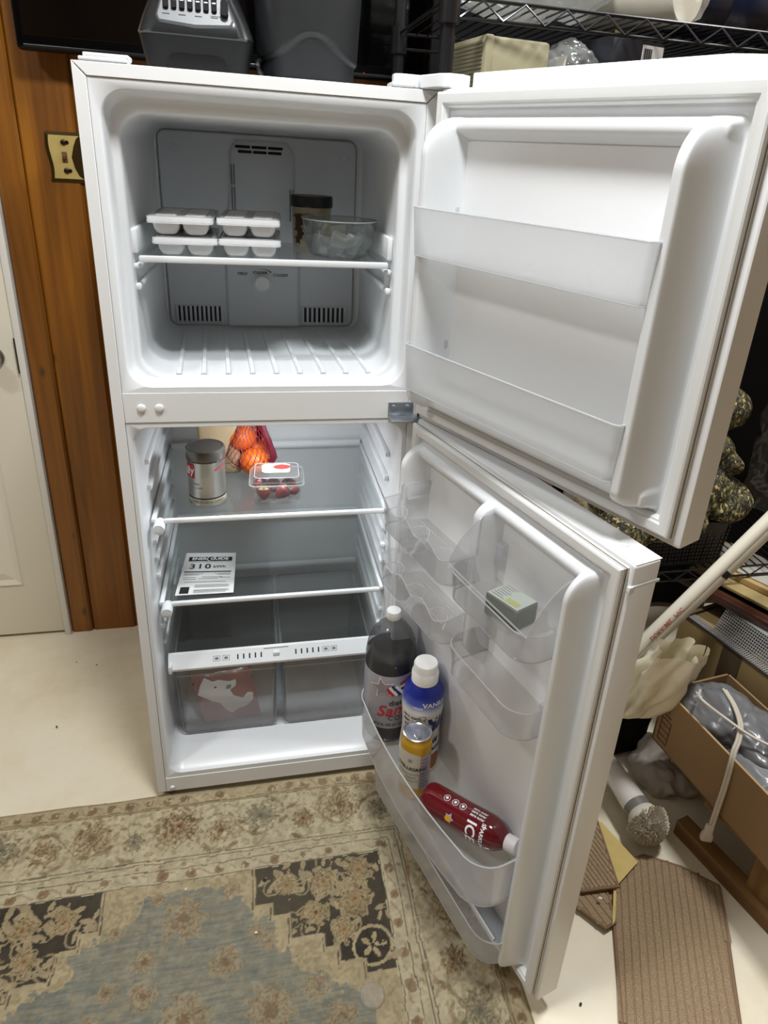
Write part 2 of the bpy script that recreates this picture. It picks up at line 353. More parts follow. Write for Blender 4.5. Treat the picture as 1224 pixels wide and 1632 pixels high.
# ================================================================== RUG (pattern worked out per stitch cell)
def make_rug():
    x0, x1, y0, y1 = -.61, .757, -1.15, .006
    cs = .0024; nx, ny = int((x1 - x0) / cs) + 1, int((y1 - y0) / cs) + 1
    X, Y = np.meshgrid(np.linspace(x0, x1, nx), np.linspace(y0, y1, ny), indexing='ij')
    rng = np.random.RandomState(3)
    def vn(X, Y, f, seed):
        r = np.random.RandomState(seed); g = r.rand(128, 128); u, v = (X * f) % 127, (Y * f) % 127
        i, j = u.astype(int), v.astype(int); fu, fv = u - i, v - j; fu = fu * fu * (3 - 2 * fu); fv = fv * fv * (3 - 2 * fv)
        i2, j2 = (i + 1) % 128, (j + 1) % 128
        return g[i, j] * (1 - fu) * (1 - fv) + g[i2, j] * fu * (1 - fv) + g[i, j2] * (1 - fu) * fv + g[i2, j2] * fu * fv
    L = lambda c: np.array(lin(c)[:3])
    BEI, CRE, BRN, DK, BLU, ROS = L((176, 161, 128)), L((192, 180, 150)), L((112, 90, 64)), L((46, 42, 40)), L((122, 125, 116)), L((150, 120, 90))
    col = np.zeros(X.shape + (3,)); col[:] = CRE
    nz = vn(X, Y, 60, 1) * .6 + vn(X, Y, 150, 2) * .4
    def put(mask, c, a=1.):
        m = (np.clip(mask, 0, 1) * a)[..., None]; col[:] = col * (1 - m) + c * m
    wx, wy = X + .004 * (vn(X, Y, 50, 8) - .5), Y + .004 * (vn(X, Y, 50, 9) - .5)
    de = np.minimum(np.minimum(x1 - wx, wx - x0), y1 - wy)         # distance from the rug's edge
    along = np.where(de == y1 - wy, wx, wy)
    band = lambda a, b: ((de > a) & (de < b)).astype(float)
    put(band(.0, .008), L((150, 136, 106))); put(band(.006, .042), L((176, 160, 128)))
    # worn woollen look: every motif is broken up by fine noise
    n1, n2, n3 = vn(X, Y, 110, 71), vn(X, Y, 190, 72), vn(X, Y, 35, 73)
    grit = n1 * .55 + n2 * .45
    def lace(mask, c, a, cov=.62): put(mask & (grit < cov + .25 * (n3 - .5)), c, a)
    def guard(a, b, per, c, k=.75, seed=0):
        t = (de - (a + b) / 2) / ((b - a) / 2); ph = along / per
        cell = np.floor(ph); r = np.random.RandomState(seed); tab = r.rand(512); kind = tab[(cell.astype(int)) % 512]
        q = (ph - cell - .5) * per / ((b - a) / 2); rad = np.hypot(q, t) / (.55 + .5 * n3)
        lace((rad < 1.0) & (kind > .15) & (band(a, b) > 0), c, k, .66); lace((rad < .45) & (kind > .5) & (band(a, b) > 0), L((136, 92, 64)), .6, .7)
        lace((np.abs(t - .6 * np.sin(ph * 6.283)) < .16) & (band(a, b) > 0), c, k * .6, .6)
    lace(band(.046, .178) > 0, L((150, 132, 98)), .45, .40)
    guard(.010, .036, .043, L((112, 92, 68)), .75, 1); guard(.050, .060, .03, L((140, 122, 92)), .4, 2)
    guard(.189, .205, .05, L((150, 130, 98)), .5, 3); guard(.209, .235, .062, L((122, 94, 70)), .75, 4)
    for d in (.0375, .0435, .180, .188, .207, .2375): put(band(d - .0013, d + .0013) * (.5 + .5 * (n1 > .3)), L((78, 66, 52)), .8)
    put(band(.0378, .0435), L((150, 132, 100)), .5)
    def flower(cx, cy, r, pal, n=9, seed=0, a=1.):
        dx, dy = wx - cx, wy - cy; rr = np.hypot(dx, dy) / r
        if rr.min() > 1.6: return
        an = np.arctan2(dy, dx) + .5 * (n3 - .5)
        wob = 1 + .13 * np.cos(n * an + seed) + .08 * np.cos(2 * n * an) + .55 * (n1 - .5)
        q = rr / wob; ring = np.abs(np.mod(q * 3.1 + .25 * np.cos(n * an), 1) - .5)
        lace(q < 1, pal[0], a * .75, .80); lace((ring < .20) & (q < 1.02) & (q > .15), pal[1], a * .8, .66)
        lace((np.abs(np.sin(n * an / 2 + seed)) < .22) & (q < .85) & (q > .3), pal[1], a * .55, .62); lace(q < .3, pal[2], a * .8, .75); lace(q < .13, pal[1], a, .8)
    def leafy(cx, cy, r, c, ang, a=.8):
        dx, dy = wx - cx, wy - cy; u = dx * math.cos(ang) + dy * math.sin(ang); v = -dx * math.sin(ang) + dy * math.cos(ang)
        lace(((u / r) ** 2 + (v / (r * .42)) ** 2 < .7 + .6 * n1), c, a, .75)
    P1 = (L((156, 132, 98)), L((92, 74, 56)), L((140, 104, 76))); P2 = (L((150, 140, 112)), L((104, 96, 80)), L((120, 118, 104))); P3 = (L((164, 146, 112)), L((110, 84, 62)), L((124, 92, 70)))
    ph = along / .196 * 2 * np.pi
    lace((np.abs((de - .112) - .036 * np.sin(ph)) < .0022 + .002 * n3) & (band(.05, .176) > 0), L((128, 112, 82)), .6, .6)
    centres = [(x, y1 - .112 + .014 * (-1) ** i, i) for i, x in enumerate(np.arange(x1 - .112, x0, -.098))] + [(x1 - .112 + .014 * (-1) ** i, y, i) for i, y in enumerate(np.arange(y1 - .112 - .098, y0, -.098))]
    for cx, cy, i in centres:
        flower(cx, cy, (.040, .030, .044, .026)[i % 4], (P1, P2, P3)[i % 3], 7 + i % 3, i)
        for q in range(9):
            an = rng.rand() * 6.28; leafy(cx + .056 * math.cos(an), cy + .048 * math.sin(an), .008 + .007 * rng.rand(), (L((134, 118, 86)), L((148, 118, 88)), L((116, 98, 72)))[q % 3], an + 1.2, .6)
    # centre field
    inF = (de > .240)
    put(inF * 1., BEI); lace(inF, L((150, 134, 104)), .5, .42)
    xl, xr, yt = x0 + .238, x1 - .238, y1 - .240
    right = wx > (xl + xr) / 2
    u, v = np.minimum(wx - xl, xr - wx), yt - wy
    cd = np.minimum(wx - (xl + .0), xr - wx)
    rag = .05 * (vn(X, Y, 20, 31) - .5) + .018 * np.sin(wx * 62) * np.sin(wy * 58) + .03 * (n1 - .5)
    blue = inF & ((cd * .86 + v * .86 + rag) > .335) & (v > .004 + .022 * vn(X, Y, 26, 5) + .012 * np.abs(np.sin(wx * 45))) & (cd > .06)
    streak = vn(X * .25, Y * 2.6, 120, 14)
    put(blue * (.55 + .45 * (grit > .38)), BLU, .92); put(blue * (streak > .60), L((150, 146, 126)), .55); put(blue * (streak < .25), L((100, 108, 106)), .45)
    # black spandrels with a stepped edge
    lim = np.zeros_like(u)
    for va, vb, um in ((-.01, .084, .282), (.084, .112, .246), (.112, .166, .208), (.166, .194, .140), (.194, .226, .112), (.226, .256, .062)): lim = np.where((v >= va) & (v < vb), um, lim)
    span = inF & (u < lim); 
    lim2 = np.zeros_like(u)
    for va, vb, um in ((-.01, .096, .294), (.096, .124, .258), (.124, .178, .220), (.178, .206, .152), (.206, .238, .124), (.238, .268, .074)): lim2 = np.where((v >= va) & (v < vb), um, lim2)
    gap = inF & (u < lim2) & ~span; put(gap * 1., BEI, .95)
    lim3 = np.zeros_like(u)
    for va, vb, um in ((-.01, .0925, .2905), (.0925, .1205, .2545), (.1205, .1745, .2165), (.1745, .2025, .1485), (.2025, .2345, .1205), (.2345, .2645, .0705)): lim3 = np.where((v >= va) & (v < vb), um, lim3)
    put((gap & (u < lim2) & (u > lim3 - .0035) & (u < lim3) & (n1 > .15)), L((74, 64, 52)), .8)
    put(span * 1., DK, .95)
    before = col.copy()
    for side in (0, 1):
        rs = np.random.RandomState(11 + side)
        for i in range(70):
            a, bb = rs.rand() * .28, rs.rand() * .25
            fx, fy = (xr - a if side else xl + a), yt - bb
            leafy(fx, fy, .010 + .012 * rs.rand(), L((166, 150, 118)), rs.rand() * 6.28, .95)
            if i % 4 == 0: lace((np.abs(np.hypot(wx - fx, wy - fy) - .018) < .0022), L((160, 144, 112)), .8, .7)
        for a, bb, r in ((.05, .04, .034), (.135, .055, .030), (.215, .050, .028), (.07, .105, .038), (.155, .120, .028), (.10, .165, .026)):
            flower((xr - a if side else xl + a), yt - bb, r, (L((178, 160, 122)), L((120, 98, 70)), L((160, 128, 90))), 7, int(a * 100))
        cxs, cys = (xr - .045 if side else xl + .045), yt - .205
        d0 = np.hypot(wx - cxs, wy - cys); put((d0 < .036) & span, DK, .95); lace(np.abs(d0 - .040) < .003, L((180, 164, 128)), .95, .8)
        for q in range(5): leafy(cxs + .016 * math.cos(q * 1.26), cys + .016 * math.sin(q * 1.26), .013, L((176, 160, 124)), q * 1.26, .95)
    col[~span & inF] = before[~span & inF]
    put((gap & (np.abs(u - lim) < .002) & (lim > 0)), L((60, 54, 46)), .7)
    PF = (L((166, 150, 118)), L((128, 100, 76)), L((112, 90, 68)))
    for fx, fy, r in ((.085, -.318, .044), (.185, -.272, .018), (.175, -.420, .030), (.238, -.375, .016), (.262, -.395, .017), (.015, -.395, .022), (.02, -.458, .026), (-.05, -.440, .020), (-.07, -.49, .018), (.100, -.515, .046), (.262, -.525, .046), (.355, -.50, .026), (.03, -.27, .016), (-.05, -.33, .016), (.395, -.56, .03), (.0, -.56, .03), (.18, -.6, .03), (.33, -.585, .02)):
        flower(fx, fy, r, PF, 8, int(abs(fx) * 300), .85)
    col *= (.78 + .40 * nz)[..., None]; col *= (.90 + .2 * n2)[..., None]
    wear = vn(X, Y, 7, 40); col[:] = col * (1 - .18 * wear[..., None]) + L((166, 152, 122)) * .18 * wear[..., None]
    col *= .90
    Z = .0035 + .0012 * (vn(X, Y, 30, 50) - .5) + .003 * np.exp(-((X + .2) ** 2) / .01) * 0
    edge0 = np.minimum(np.minimum(X - x0, x1 - X), np.minimum(y1 - Y, Y - y0)) < cs * .5
    XX = X + .004 * (vn(X, Y, 9, 60) - .5); YY = Y + .005 * (vn(X, Y, 9, 61) - .5)
    Z = np.where(edge0, .0, Z + .0015)
    co = np.stack([XX, YY, Z], -1).reshape(-1, 3).astype(np.float32)
    idx = np.arange(nx * ny).reshape(nx, ny)
    q = np.stack([idx[:-1, :-1], idx[1:, :-1], idx[1:, 1:], idx[:-1, 1:]], -1).reshape(-1, 4)
    me = bpy.data.meshes.new('area_rug'); me.vertices.add(len(co)); me.vertices.foreach_set('co', co.ravel())
    me.loops.add(q.size); me.loops.foreach_set('vertex_index', q.ravel().astype(np.int32))
    me.polygons.add(len(q)); me.polygons.foreach_set('loop_start', (np.arange(len(q)) * 4).astype(np.int32))
    me.update(calc_edges=True)
    at = me.color_attributes.new('Col', 'FLOAT_COLOR', 'POINT')
    at.data.foreach_set('color', np.concatenate([np.clip(col.reshape(-1, 3), 0, 1), np.ones((len(co), 1))], 1).astype(np.float32).ravel())
    me.materials.append(attr_mat('rug_pile', bump=.5)); me.shade_smooth()
    o = bpy.data.objects.new('area_rug', me); C.objects.link(o)
    tag(o, 'worn beige oriental rug with black corner motifs and grey-blue centre', 'rug')
make_rug()

# ================================================================== REFRIGERATOR
FR = thing('refrigerator', 'white two-door top-freezer refrigerator standing wide open', 'refrigerator', T(.3, .31, 0))
def part(b, name, m, parent=None, **k): return b.build(name, m, parent or FR, world=True, **k)
# outer shell: closed box behind the two liners plus a mitred front border
b = B(); b.box(0, .004, .0, DEP, ZB, H, .0).box(W - .004, W, 0, DEP, ZB, H).box(.004, W - .004, DEP - .004, DEP, ZB, H).box(.004, W - .004, .0, DEP - .004, H - .004, H).box(.004, W - .004, .0, DEP - .004, ZB, ZB + .004)
part(b, 'cabinet_shell', WHITE, smooth=30)
g = .0007
def strip(poly, name, y=-.0012, d=.008): part(B().loft([[Vector((x, yy, z)) for x, z in poly] for yy in (y + d, y + .0008, y)][:2] + [[Vector((x + (cxx - x) * .002, y, z + (czz - z) * .002)) for x, z in poly for cxx, czz in [(sum(p[0] for p in poly) / 4, sum(p[1] for p in poly) / 4)]]]), name, WHITE, bevel=.0008, smooth=20)
strip([(0, ZB), (S - g, ZB), (S - g, H - S - g), (0, H - g)], 'front_border')
strip([(W, ZB), (W, H - g), (W - S + g, H - S - g), (W - S + g, ZB)], 'front_border')
strip([(g, H), (S, H - S + g), (W - S, H - S + g), (W - g, H)], 'front_border')
ZL = .066
strip([(S, ZB), (W - S, ZB), (W - S, ZL), (S, ZL)], 'kick_strip', y=-.0008)
strip([(S, ZR2 + g), (W - S, ZR2 + g), (W - S, ZR1 - g), (S, ZR1 - g)], 'centre_rail', y=-.0012)
# liners
def liner(name, x0, x1, z0, z1, fo, loops):
    b = B(); n = 8
    o = [Vector((x, .0008, z)) for x, z in rrect(fo[0], fo[1], fo[2], fo[3], .0006, n)]
    rings = [o] + [[Vector((x, y, z)) for x, z in rrect(x0 + a, x1 - bq, z0 + c, z1 - d, r, n)] for (y, a, bq, c, d, r) in loops]
    b.loft(rings, True, (False, True))
    return b
b = liner('freezer_liner', .032, .568, 1.084, 1.590, (S, W - S, ZR1, H - S),
          [(.0008, 0, 0, 0, 0, .045), (.003, .0022, .0022, .001, .002, .045), (.008, .0045, .0045, .002, .004, .044), (.036, .008, .008, .003, .006, .042), (.041, .009, .009, .004, .007, .042), (.043, .0115, .0115, .005, .010, .042), (.0435, .016, .016, .007, .020, .043),
           (.045, .020, .020, .009, .028, .045), (.049, .0225, .0225, .010, .032, .046), (.056, .0235, .0235, .011, .034, .046), (.40, .033, .033, .018, .042, .035), (.414, .036, .036, .020, .045, .032), (.418, .044, .044, .026, .052, .026)])
FL = part(b, 'freezer_liner', LINER, smooth=50)
b = liner('fridge_liner', .0285, .5715, .079, 1.0025, (S, W - S, ZL, ZR2),
          [(.0008, 0, 0, 0, 0, .034), (.004, .0025, .0025, .002, .002, .033), (.012, .005, .005, .008, .004, .032), (.05, .0075, .0075, .018, .006, .03), (.075, .008, .008, .022, .006, .03),
           (.46, .010, .010, .024, .008, .03), (.475, .018, .018, .032, .016, .022)])
RL = part(b, 'fridge_liner', LINER, smooth=50)
# shelf rails moulded on the liner walls
def rail(x, side, y0, y1, z, h=.013, d=.010, name='shelf_rail'):
    xs = (x, x + d * side)
    b = B().box(min(xs) - .002, max(xs), y0, y1, z - h / 2, z + h / 2, .004, 2)
    b.build(name, LINER, RL if z < 1.05 else FL, world=True)
for z in (.895, .835, .748, .700, .655, .610, .530, .470, .425): 
    rail(.036, 1, .075, .45, z); rail(.564, -1, .075, .45, z)
for side, x in ((1, .060), (-1, .540)):
    for z, h, y1, d in ((1.345, .044, .32, .009), (1.300, .010, .36, .012), (1.262, .012, .38, .009)):
        rail(x - .004 * side, side, .064, y1, z, h, d, 'freezer_shelf_rail')
for k in range(9):
    x = .122 + .0475 * k; xb = .112 + .0455 * k
    b = B(); b.loft([[Vector((xx + dx, y, zz)) for dx, zz in ((-.006, 1.0955), (-.0035, 1.1025 + dz), (.0035, 1.1025 + dz), (.006, 1.0955))] for xx, y, dz in ((x, .050, -.004), (x, .058, 0), (xb, .37, .003), (xb, .385, .002))])
    part(b, 'floor_ridge', LINER, FL, smooth=60)
# freezer back panel
PB = .412
b = B(); b.loft([[Vector((x, y, z)) for x, z in rrect(.075 + o, .516 - o, 1.110 + o, 1.540 - o, .018, 6)] for y, o in ((.425, 0), (PB, 0), (PB - .003, .003))])
bp = part(b, 'back_panel', GREYP)
b = B(); q = [Vector((x, PB + .002, z)) for x, z in rrect(.0745, .5165, 1.1095, 1.5405, .0185, 6)]; b.tube(q + q[:1], .0011, 4); part(b, 'panel_joint', mat('seam_grey', (96, 100, 106), .6), bp)
b = B(); rr = rrect(0, 1, 0, 1, .0001, 4)
def col_ring(y, o): return [Vector((x, y, z)) for x, z in [(.207 + o, 1.112), (.385 - o, 1.112), (.385 - o, 1.33), (.374 - o, 1.42), (.374 - o, 1.500), (.368 - o, 1.515), (.356 - o, 1.530 - o), (.244 + o, 1.530 - o), (.232 + o, 1.515), (.226 + o, 1.500), (.226 + o, 1.42), (.207 + o, 1.33)]]
part(b.loft([col_ring(PB - .001, 0), col_ring(PB - .008, .003), col_ring(PB - .012, .010)]), 'duct_cover', GREYP, bp, smooth=60)
for z, a, c in ((1.512, .240, .348), (1.502, .246, .345)):
    for k in range(3):
        w = (c - a) / 3; part(B().box(a + w * k + .0015, a + w * (k + 1) - .0015, PB - .0135, PB - .010, z, z + .006, .001), 'vent_slot', DARK, bp)
for x in (.231, .237, .362, .368):
    for z0, z1 in ((1.36, 1.43), (1.435, 1.478)):
        if x > .3 and z0 > 1.4: continue
        part(B().box(x - .0012, x + .0012, PB - .0133, PB - .011, z0, z1), 'seam_slot', mat('seam_grey', (120, 126, 134), .6), bp)
for a, c, n in ((.092, .196, 10), (.392, .496, 9)):
    part(B().box(a, c, PB - .0045, PB - .002, 1.120, 1.156, .001), 'grille_well', mat('grille_shadow_plastic', (40, 43, 48), .7), bp)
    for k in range(n + 1):
        x = a + (c - a) * k / n; part(B().box(x - .0028, x + .0028, PB - .0085, PB - .004, 1.117, 1.159, .001), 'grille_slat', GREYP, bp)
for x in (.108, .49): part(B().lathe([(.008, 0), (.008, .002), (.006, .003)], 20, (x, PB - .002, 1.505), ax), 'screw_cap', GREYP, bp)
part(B().lathe([(.022, 0), (.022, .003), (.0195, .004), (.0185, .016), (.016, .018)], 32, (.294, PB - .010, 1.216), ax), 'dial', LINER, bp)
fp = flat((.294, PB - .0125, 1.216), (1, 0, 0), (0, 0, 1))
for s, x, z in (('COLD', -.046, .021), ('COLDER', -.004, .024), ('COLDEST', .044, .019)): text('lettering', s, .0085, INK, bp, lambda u, v, x=x, z=z: fp(u + x, v + z), bold=.02, world=True)
arc = [(.034 * math.cos(R_(a)), .034 * math.sin(R_(a))) for a in range(50, 135, 6)] + [(.0315 * math.cos(R_(a)), .0315 * math.sin(R_(a))) for a in range(134, 48, -6)]
for s in range(0, 84, 6):
    a0, a1 = R_(50 + s), R_(54 + s); rr_ = (.0315 + .00003 * s, .0325 + .0000 * s + .0022 * (1 - s / 90))
    patch([(rr_[0] * math.cos(a0), rr_[0] * math.sin(a0)), (rr_[1] * math.cos(a0), rr_[1] * math.sin(a0)), (rr_[1] * math.cos(a1), rr_[1] * math.sin(a1)), (rr_[0] * math.cos(a1), rr_[0] * math.sin(a1))], fp, 'dial_mark', INK, bp, world=True)
# freezer shelf
part(B().box(.066, .534, .062, .34, 1.3135, 1.3185), 'freezer_shelf', GLASS, FR)
part(B().box(.0655, .5345, .055, .066, 1.3085, 1.3205, .003), 'shelf_trim', LINER, C.objects[-1])
# fridge shelves
for z in (.765, .548):
    sh = part(B().box(.044, .556, .062, .462, z - .004, z), 'shelf', GLASS, FR)
    part(B().box(.066, .552, .053, .064, z - .009, z + .002, .0035), 'shelf_trim', LINER, sh)
    part(B().box(.044, .556, .452, .466, z - .008, z + .012, .003), 'shelf_back_trim', LINER, sh)
    for x0, x1 in ((.040, .050), (.552, .561)): part(B().box(x0, x1, .06, .46, z - .008, z + .002, .002), 'shelf_side_trim', LINER, sh)
    yb = RX(R_(-90))
    part(B().lathe([(.0125, 0), (.0125, .03), (.0115, .034)], 20, (.057, .068, z - .012), ax).lathe([(.006, 0), (.006, .0005)], 14, (.057, .033, z - .012), ax), 'shelf_end_cap', LINER, sh)
# crisper
cc = part(B().box(.044, .556, .062, .462, .372, .376), 'crisper_cover', GLASS, FR)
b = B(); b.loft([[Vector((x, y, z)) for y, z in ((.046, .358), (.045, .364), (.068, .391), (.073, .393), (.076, .388), (.076, .358))] for x in (.046, .554)])
part(b.box(.047, .056, .036, .056, .358, .380, .003), 'crisper_rail', LINER, cc, smooth=25)
part(B().box(.044, .556, .452, .466, .366, .384, .003), 'shelf_back_trim', LINER, cc)
fc = flat((.3, .0570, .3775), (1, 0, 0), (0, .648, .761))
for x0 in (-.092, -.078, -.064, -.05, -.036, .048, .062, .076, .090, .104):
    patch(rct(x0 - .002, x0 + .0015, -.006, .006), fc, 'vent_mark', INK, cc, world=True)
for x0 in (-.142, -.120, .122, .142):
    patch(rct(x0 - .008, x0 + .008, -.006, -.0052), fc, 'icon_frame', INK, cc, world=True); patch(rct(x0 - .008, x0 + .008, .0052, .006), fc, 'icon_frame', INK, cc, world=True)
    patch(rct(x0 - .008, x0 - .0072, -.006, .006), fc, 'icon_frame', INK, cc, world=True); patch(rct(x0 + .0072, x0 + .008, -.006, .006), fc, 'icon_frame', INK, cc, world=True)
    patch([(x0 + .005 * math.cos(a) , .0032 * math.sin(a)) for a in [k * math.pi / 5 for k in range(10)]], fc, 'icon', GREYINK, cc, world=True)
patch(rct(-.03, .03, .0125, .0145), fc, 'slider_mark', GREYINK, cc, world=True)
part(B().box(.292, .308, .052, .062, .373, .384, .001), 'slider', LINER, cc)
def drawer(x0, x1):
    b = B(); n = 5; th = .0025
    def ring(z, o):
        t = (z - .107) / .24; yf = .100 - .036 * t
        return [Vector((x, y, z)) for x, y in rrect(x0 + o + .006 * (1 - t), x1 - o - .006 * (1 - t), yf + o, .44 - o, .012, n)]
    zs = [.107, .111, .2, .30, .345, .352]
    rings = [ring(.107, .006)] + [ring(z, 0) for z in zs[1:]] + [ring(z, th) for z in zs[:0:-1]] + [ring(.110, .008)]
    b.loft(rings, True, (True, True))
    d = part(b, 'crisper_drawer', DRAWERM, FR, smooth=40)
    b = B(); yf = .064
    b.tube([Vector((x, y, .352)) for x, y in rrect(x0 - .001, x1 + .001, yf - .001, .441, .012, n)] + [Vector((rrect(x0 - .001, x1 + .001, yf - .001, .441, .012, n)[0][0], rrect(x0 - .001, x1 + .001, yf - .001, .441, .012, n)[0][1], .352))], .0022, 6)
    part(b, 'drawer_rim', CLEAR2, d)
    b = B(); b.tube([Vector((x0 + .004, .0665, .325)), Vector((x1 - .004, .0665, .325))], .002, 6); part(b, 'drawer_grip', CLEAR2, d)
    b = B()
    for (xa, xb) in ((x0, x0 + .008), (x1 - .008, x1)):
        pass
    pts = [Vector((x, y - .0005, z)) for x, y, z in ((x0 + .001, .066, .34), (x0 + .006, .099, .118), (x0 + .016, .1005, .1075), (x1 - .016, .1005, .1075), (x1 - .006, .099, .118), (x1 - .001, .066, .34))]
    part(b.tube(pts, .0016, 6), 'drawer_edge', mat('smoky_edge_plastic', (120, 122, 130), .15), d)
    for k in range(3 if x0 > .2 else 2): part(B().lathe([(.003, 0), (.0025, .003)], 10, (x0 + .05 + .06 * k, .13, .110)), 'foot_stud', CLEAR2, d)
    return d
drawer(.056, .302); drawer(.314, .540)
# small fittings on the front
for x in (.053, .086):
    part(B().lathe([(.0085, 0), (.0085, .001), (.0065, .004), (.003, .0052)], 20, (x, -.001, 1.043), ax).box(x - .0008, x + .0008, -.0068, -.006, 1.0395, 1.0465), 'screw_cap', mat('screw_cap_plastic', (226, 228, 228), .3), FR)
part(B().lathe([(.0065, 0), (.005, .003), (.002, .004)], 16, (.036, -.001, .034), ax), 'screw_cap', LINER, FR)
hp = part(B().box(.537, .590, -.006, -.001, 1.0215, 1.049, .0008).box(.537, .597, -.045, -.001, 1.0185, 1.0215, .0006), 'centre_hinge', ZINC, FR)
for x in (.548, .577): part(B().lathe([(.0058, 0), (.005, .003), (.0015, .0035)], 14, (x, -.006, 1.0385), ax), 'screw', ZINC, hp)
part(B().lathe([(.004, -.02), (.004, .02)], 12, (.600, -.034, 1.020)), 'hinge_pin', ZINC, hp)
b = B(); b.loft([[Vector((x, y, z)) for x, y in ((.520, .03), (.520, .012), (.53, .004), (.565, .006), (.585, -.05), (.60, -.064), (.625, -.062), (.640, -.048), (.645, -.02), (.63, .03))] for z in (1.6255, 1.643, 1.647)])
part(b, 'top_hinge_cover', LINER, FR, bevel=.002)
part(B().box(.515, .555, .0, .05, 1.625, 1.634, .003), 'hinge_cover_base', LINER, FR)
part(B().box(.010, .084, .004, .05, 1.625, 1.632, .002).box(.017, .086, .006, .046, 1.631, 1.638, .002), 'top_cap', LINER, FR)
for x in (.028, .572):
    for y in (.03, .56): part(B().lathe([(.018, 0), (.02, .004), (.016, .012), (.016, ZB + .004)], 20, (x, y, 0)), 'foot', mat('grey_foot', (150, 148, 142), .5), FR)
# ------------------------------------------------------------------ doors
PX, PY, GAP = .6065, -.0340, .0162
def door_M(a): return T(PX, PY, 0) @ RZ(a) @ T(-PX, -PY, 0) @ T(W, -GAP, 0)
A1, A2 = R_(114.67), R_(106.36)
D1, D2 = door_M(A1), door_M(A2)
def dv(u, w, z): return Vector((-u, w, z))
TD = .0527
def make_door(name, M, z0, z1, label, oh, of, ob, ot):
    gl = lambda o: [(oh + o, z0 + ob + o), (W - of - o, z0 + ob + o), (W - of - o, z1 - ot - o), (oh + o, z1 - ot - o)]
    b = B()
    prof = [(0, -TD, .004), (0, -TD + .004, .0), (0, -.004, 0), (0, -.001, .001), (0, 0, .003)]
    rings = [[dv(u, w, z) for u, z in rrect(o, W - o, z0 + o, z1 - o, .004, 3)] for _, w, o in prof]
    d = b.loft(rings).build(name, WHITE, FR, M=M, world=True, smooth=30)
    d['label'] = label
    b = B(); gp = [(.000, .000), (.001, .006), (-.0002, .010), (.0015, .014), (.004, .0155), (.010, .0158), (.0165, .015), (.0190, .012), (.0215, .0115), (.0240, .006), (.0245, .000)]
    b.loft([[dv(u, w, z) for u, z in gl(o)] for o, w in gp], True, (False, False))
    b.build('gasket', GASK, d, smooth=25)
    b = B()
    for w in (.0045, .0095): b.tube([dv(u, w, z) for u, z in gl(.0003) + gl(.0003)[:1]], .0009, 4)
    b.build('gasket_groove', mat('gasket_groove_brown', (128, 108, 90), .6), d)
    return d
def hf(d, name, u0, u1, z0, z1, f, nu, nz):
    b = B(); b.grid(lambda s, t: dv(u0 + (u1 - u0) * s, f(u0 + (u1 - u0) * s, z0 + (z1 - z0) * t), z0 + (z1 - z0) * t), nu, nz)
    return b.build(name, LINER, d, smooth=180)
def ramp01(a, b, x): return min(1., max(0., (x - a) / (b - a)))
def rnd(x, r, h):
    """quarter-round rise over distance r to height h"""
    if x <= 0: return 0.
    if x >= r: return h
    return h * math.sqrt(max(0, 1 - ((r - x) / r) ** 2))
FD = make_door('freezer_door', D1, 1.031, H, 'upper freezer door', .004, .0135, .014, .006)
def w_up(u, z):
    env = min(rnd(1.580 - z, .062, 1), rnd(z - 1.074, .034, 1))
    h = .070 * env
    right = rnd(.557 - u, .030, h) if u > .50 else 0
    ri = right * (1 - sst(.516, .500, u) ) if u < .516 else right
    if u > .4: side = h * (.8 * ramp01(.5535, .531, u) + .2 * sst(.5535, .529, u)) * sst(.500, .518, u)
    else: side = h * sst(.030, .046, u) * sst(.078, .056, u)
    back = -.016 * sst(.074, .088, u) * sst(.502, .488, u) * sst(1.553, 1.530, z) * sst(1.085, 1.10, z)
    top = .020 * sst(1.582, 1.572, z) * sst(1.545, 1.562, z) * sst(.035, .05, u) * sst(.556, .545, u)
    bot = .034 * sst(1.074, 1.084, z) * sst(1.118, 1.10, z) * sst(.035, .05, u) * sst(.556, .545, u)
    return .0015 + max(side, top, bot) + (back if max(side, top, bot) < .012 else back * max(0, 1 - (max(side, top, bot) - .012) / .03))
hf(FD, 'door_liner', .0275, .5625, 1.068, 1.5965, w_up, 300, 140)
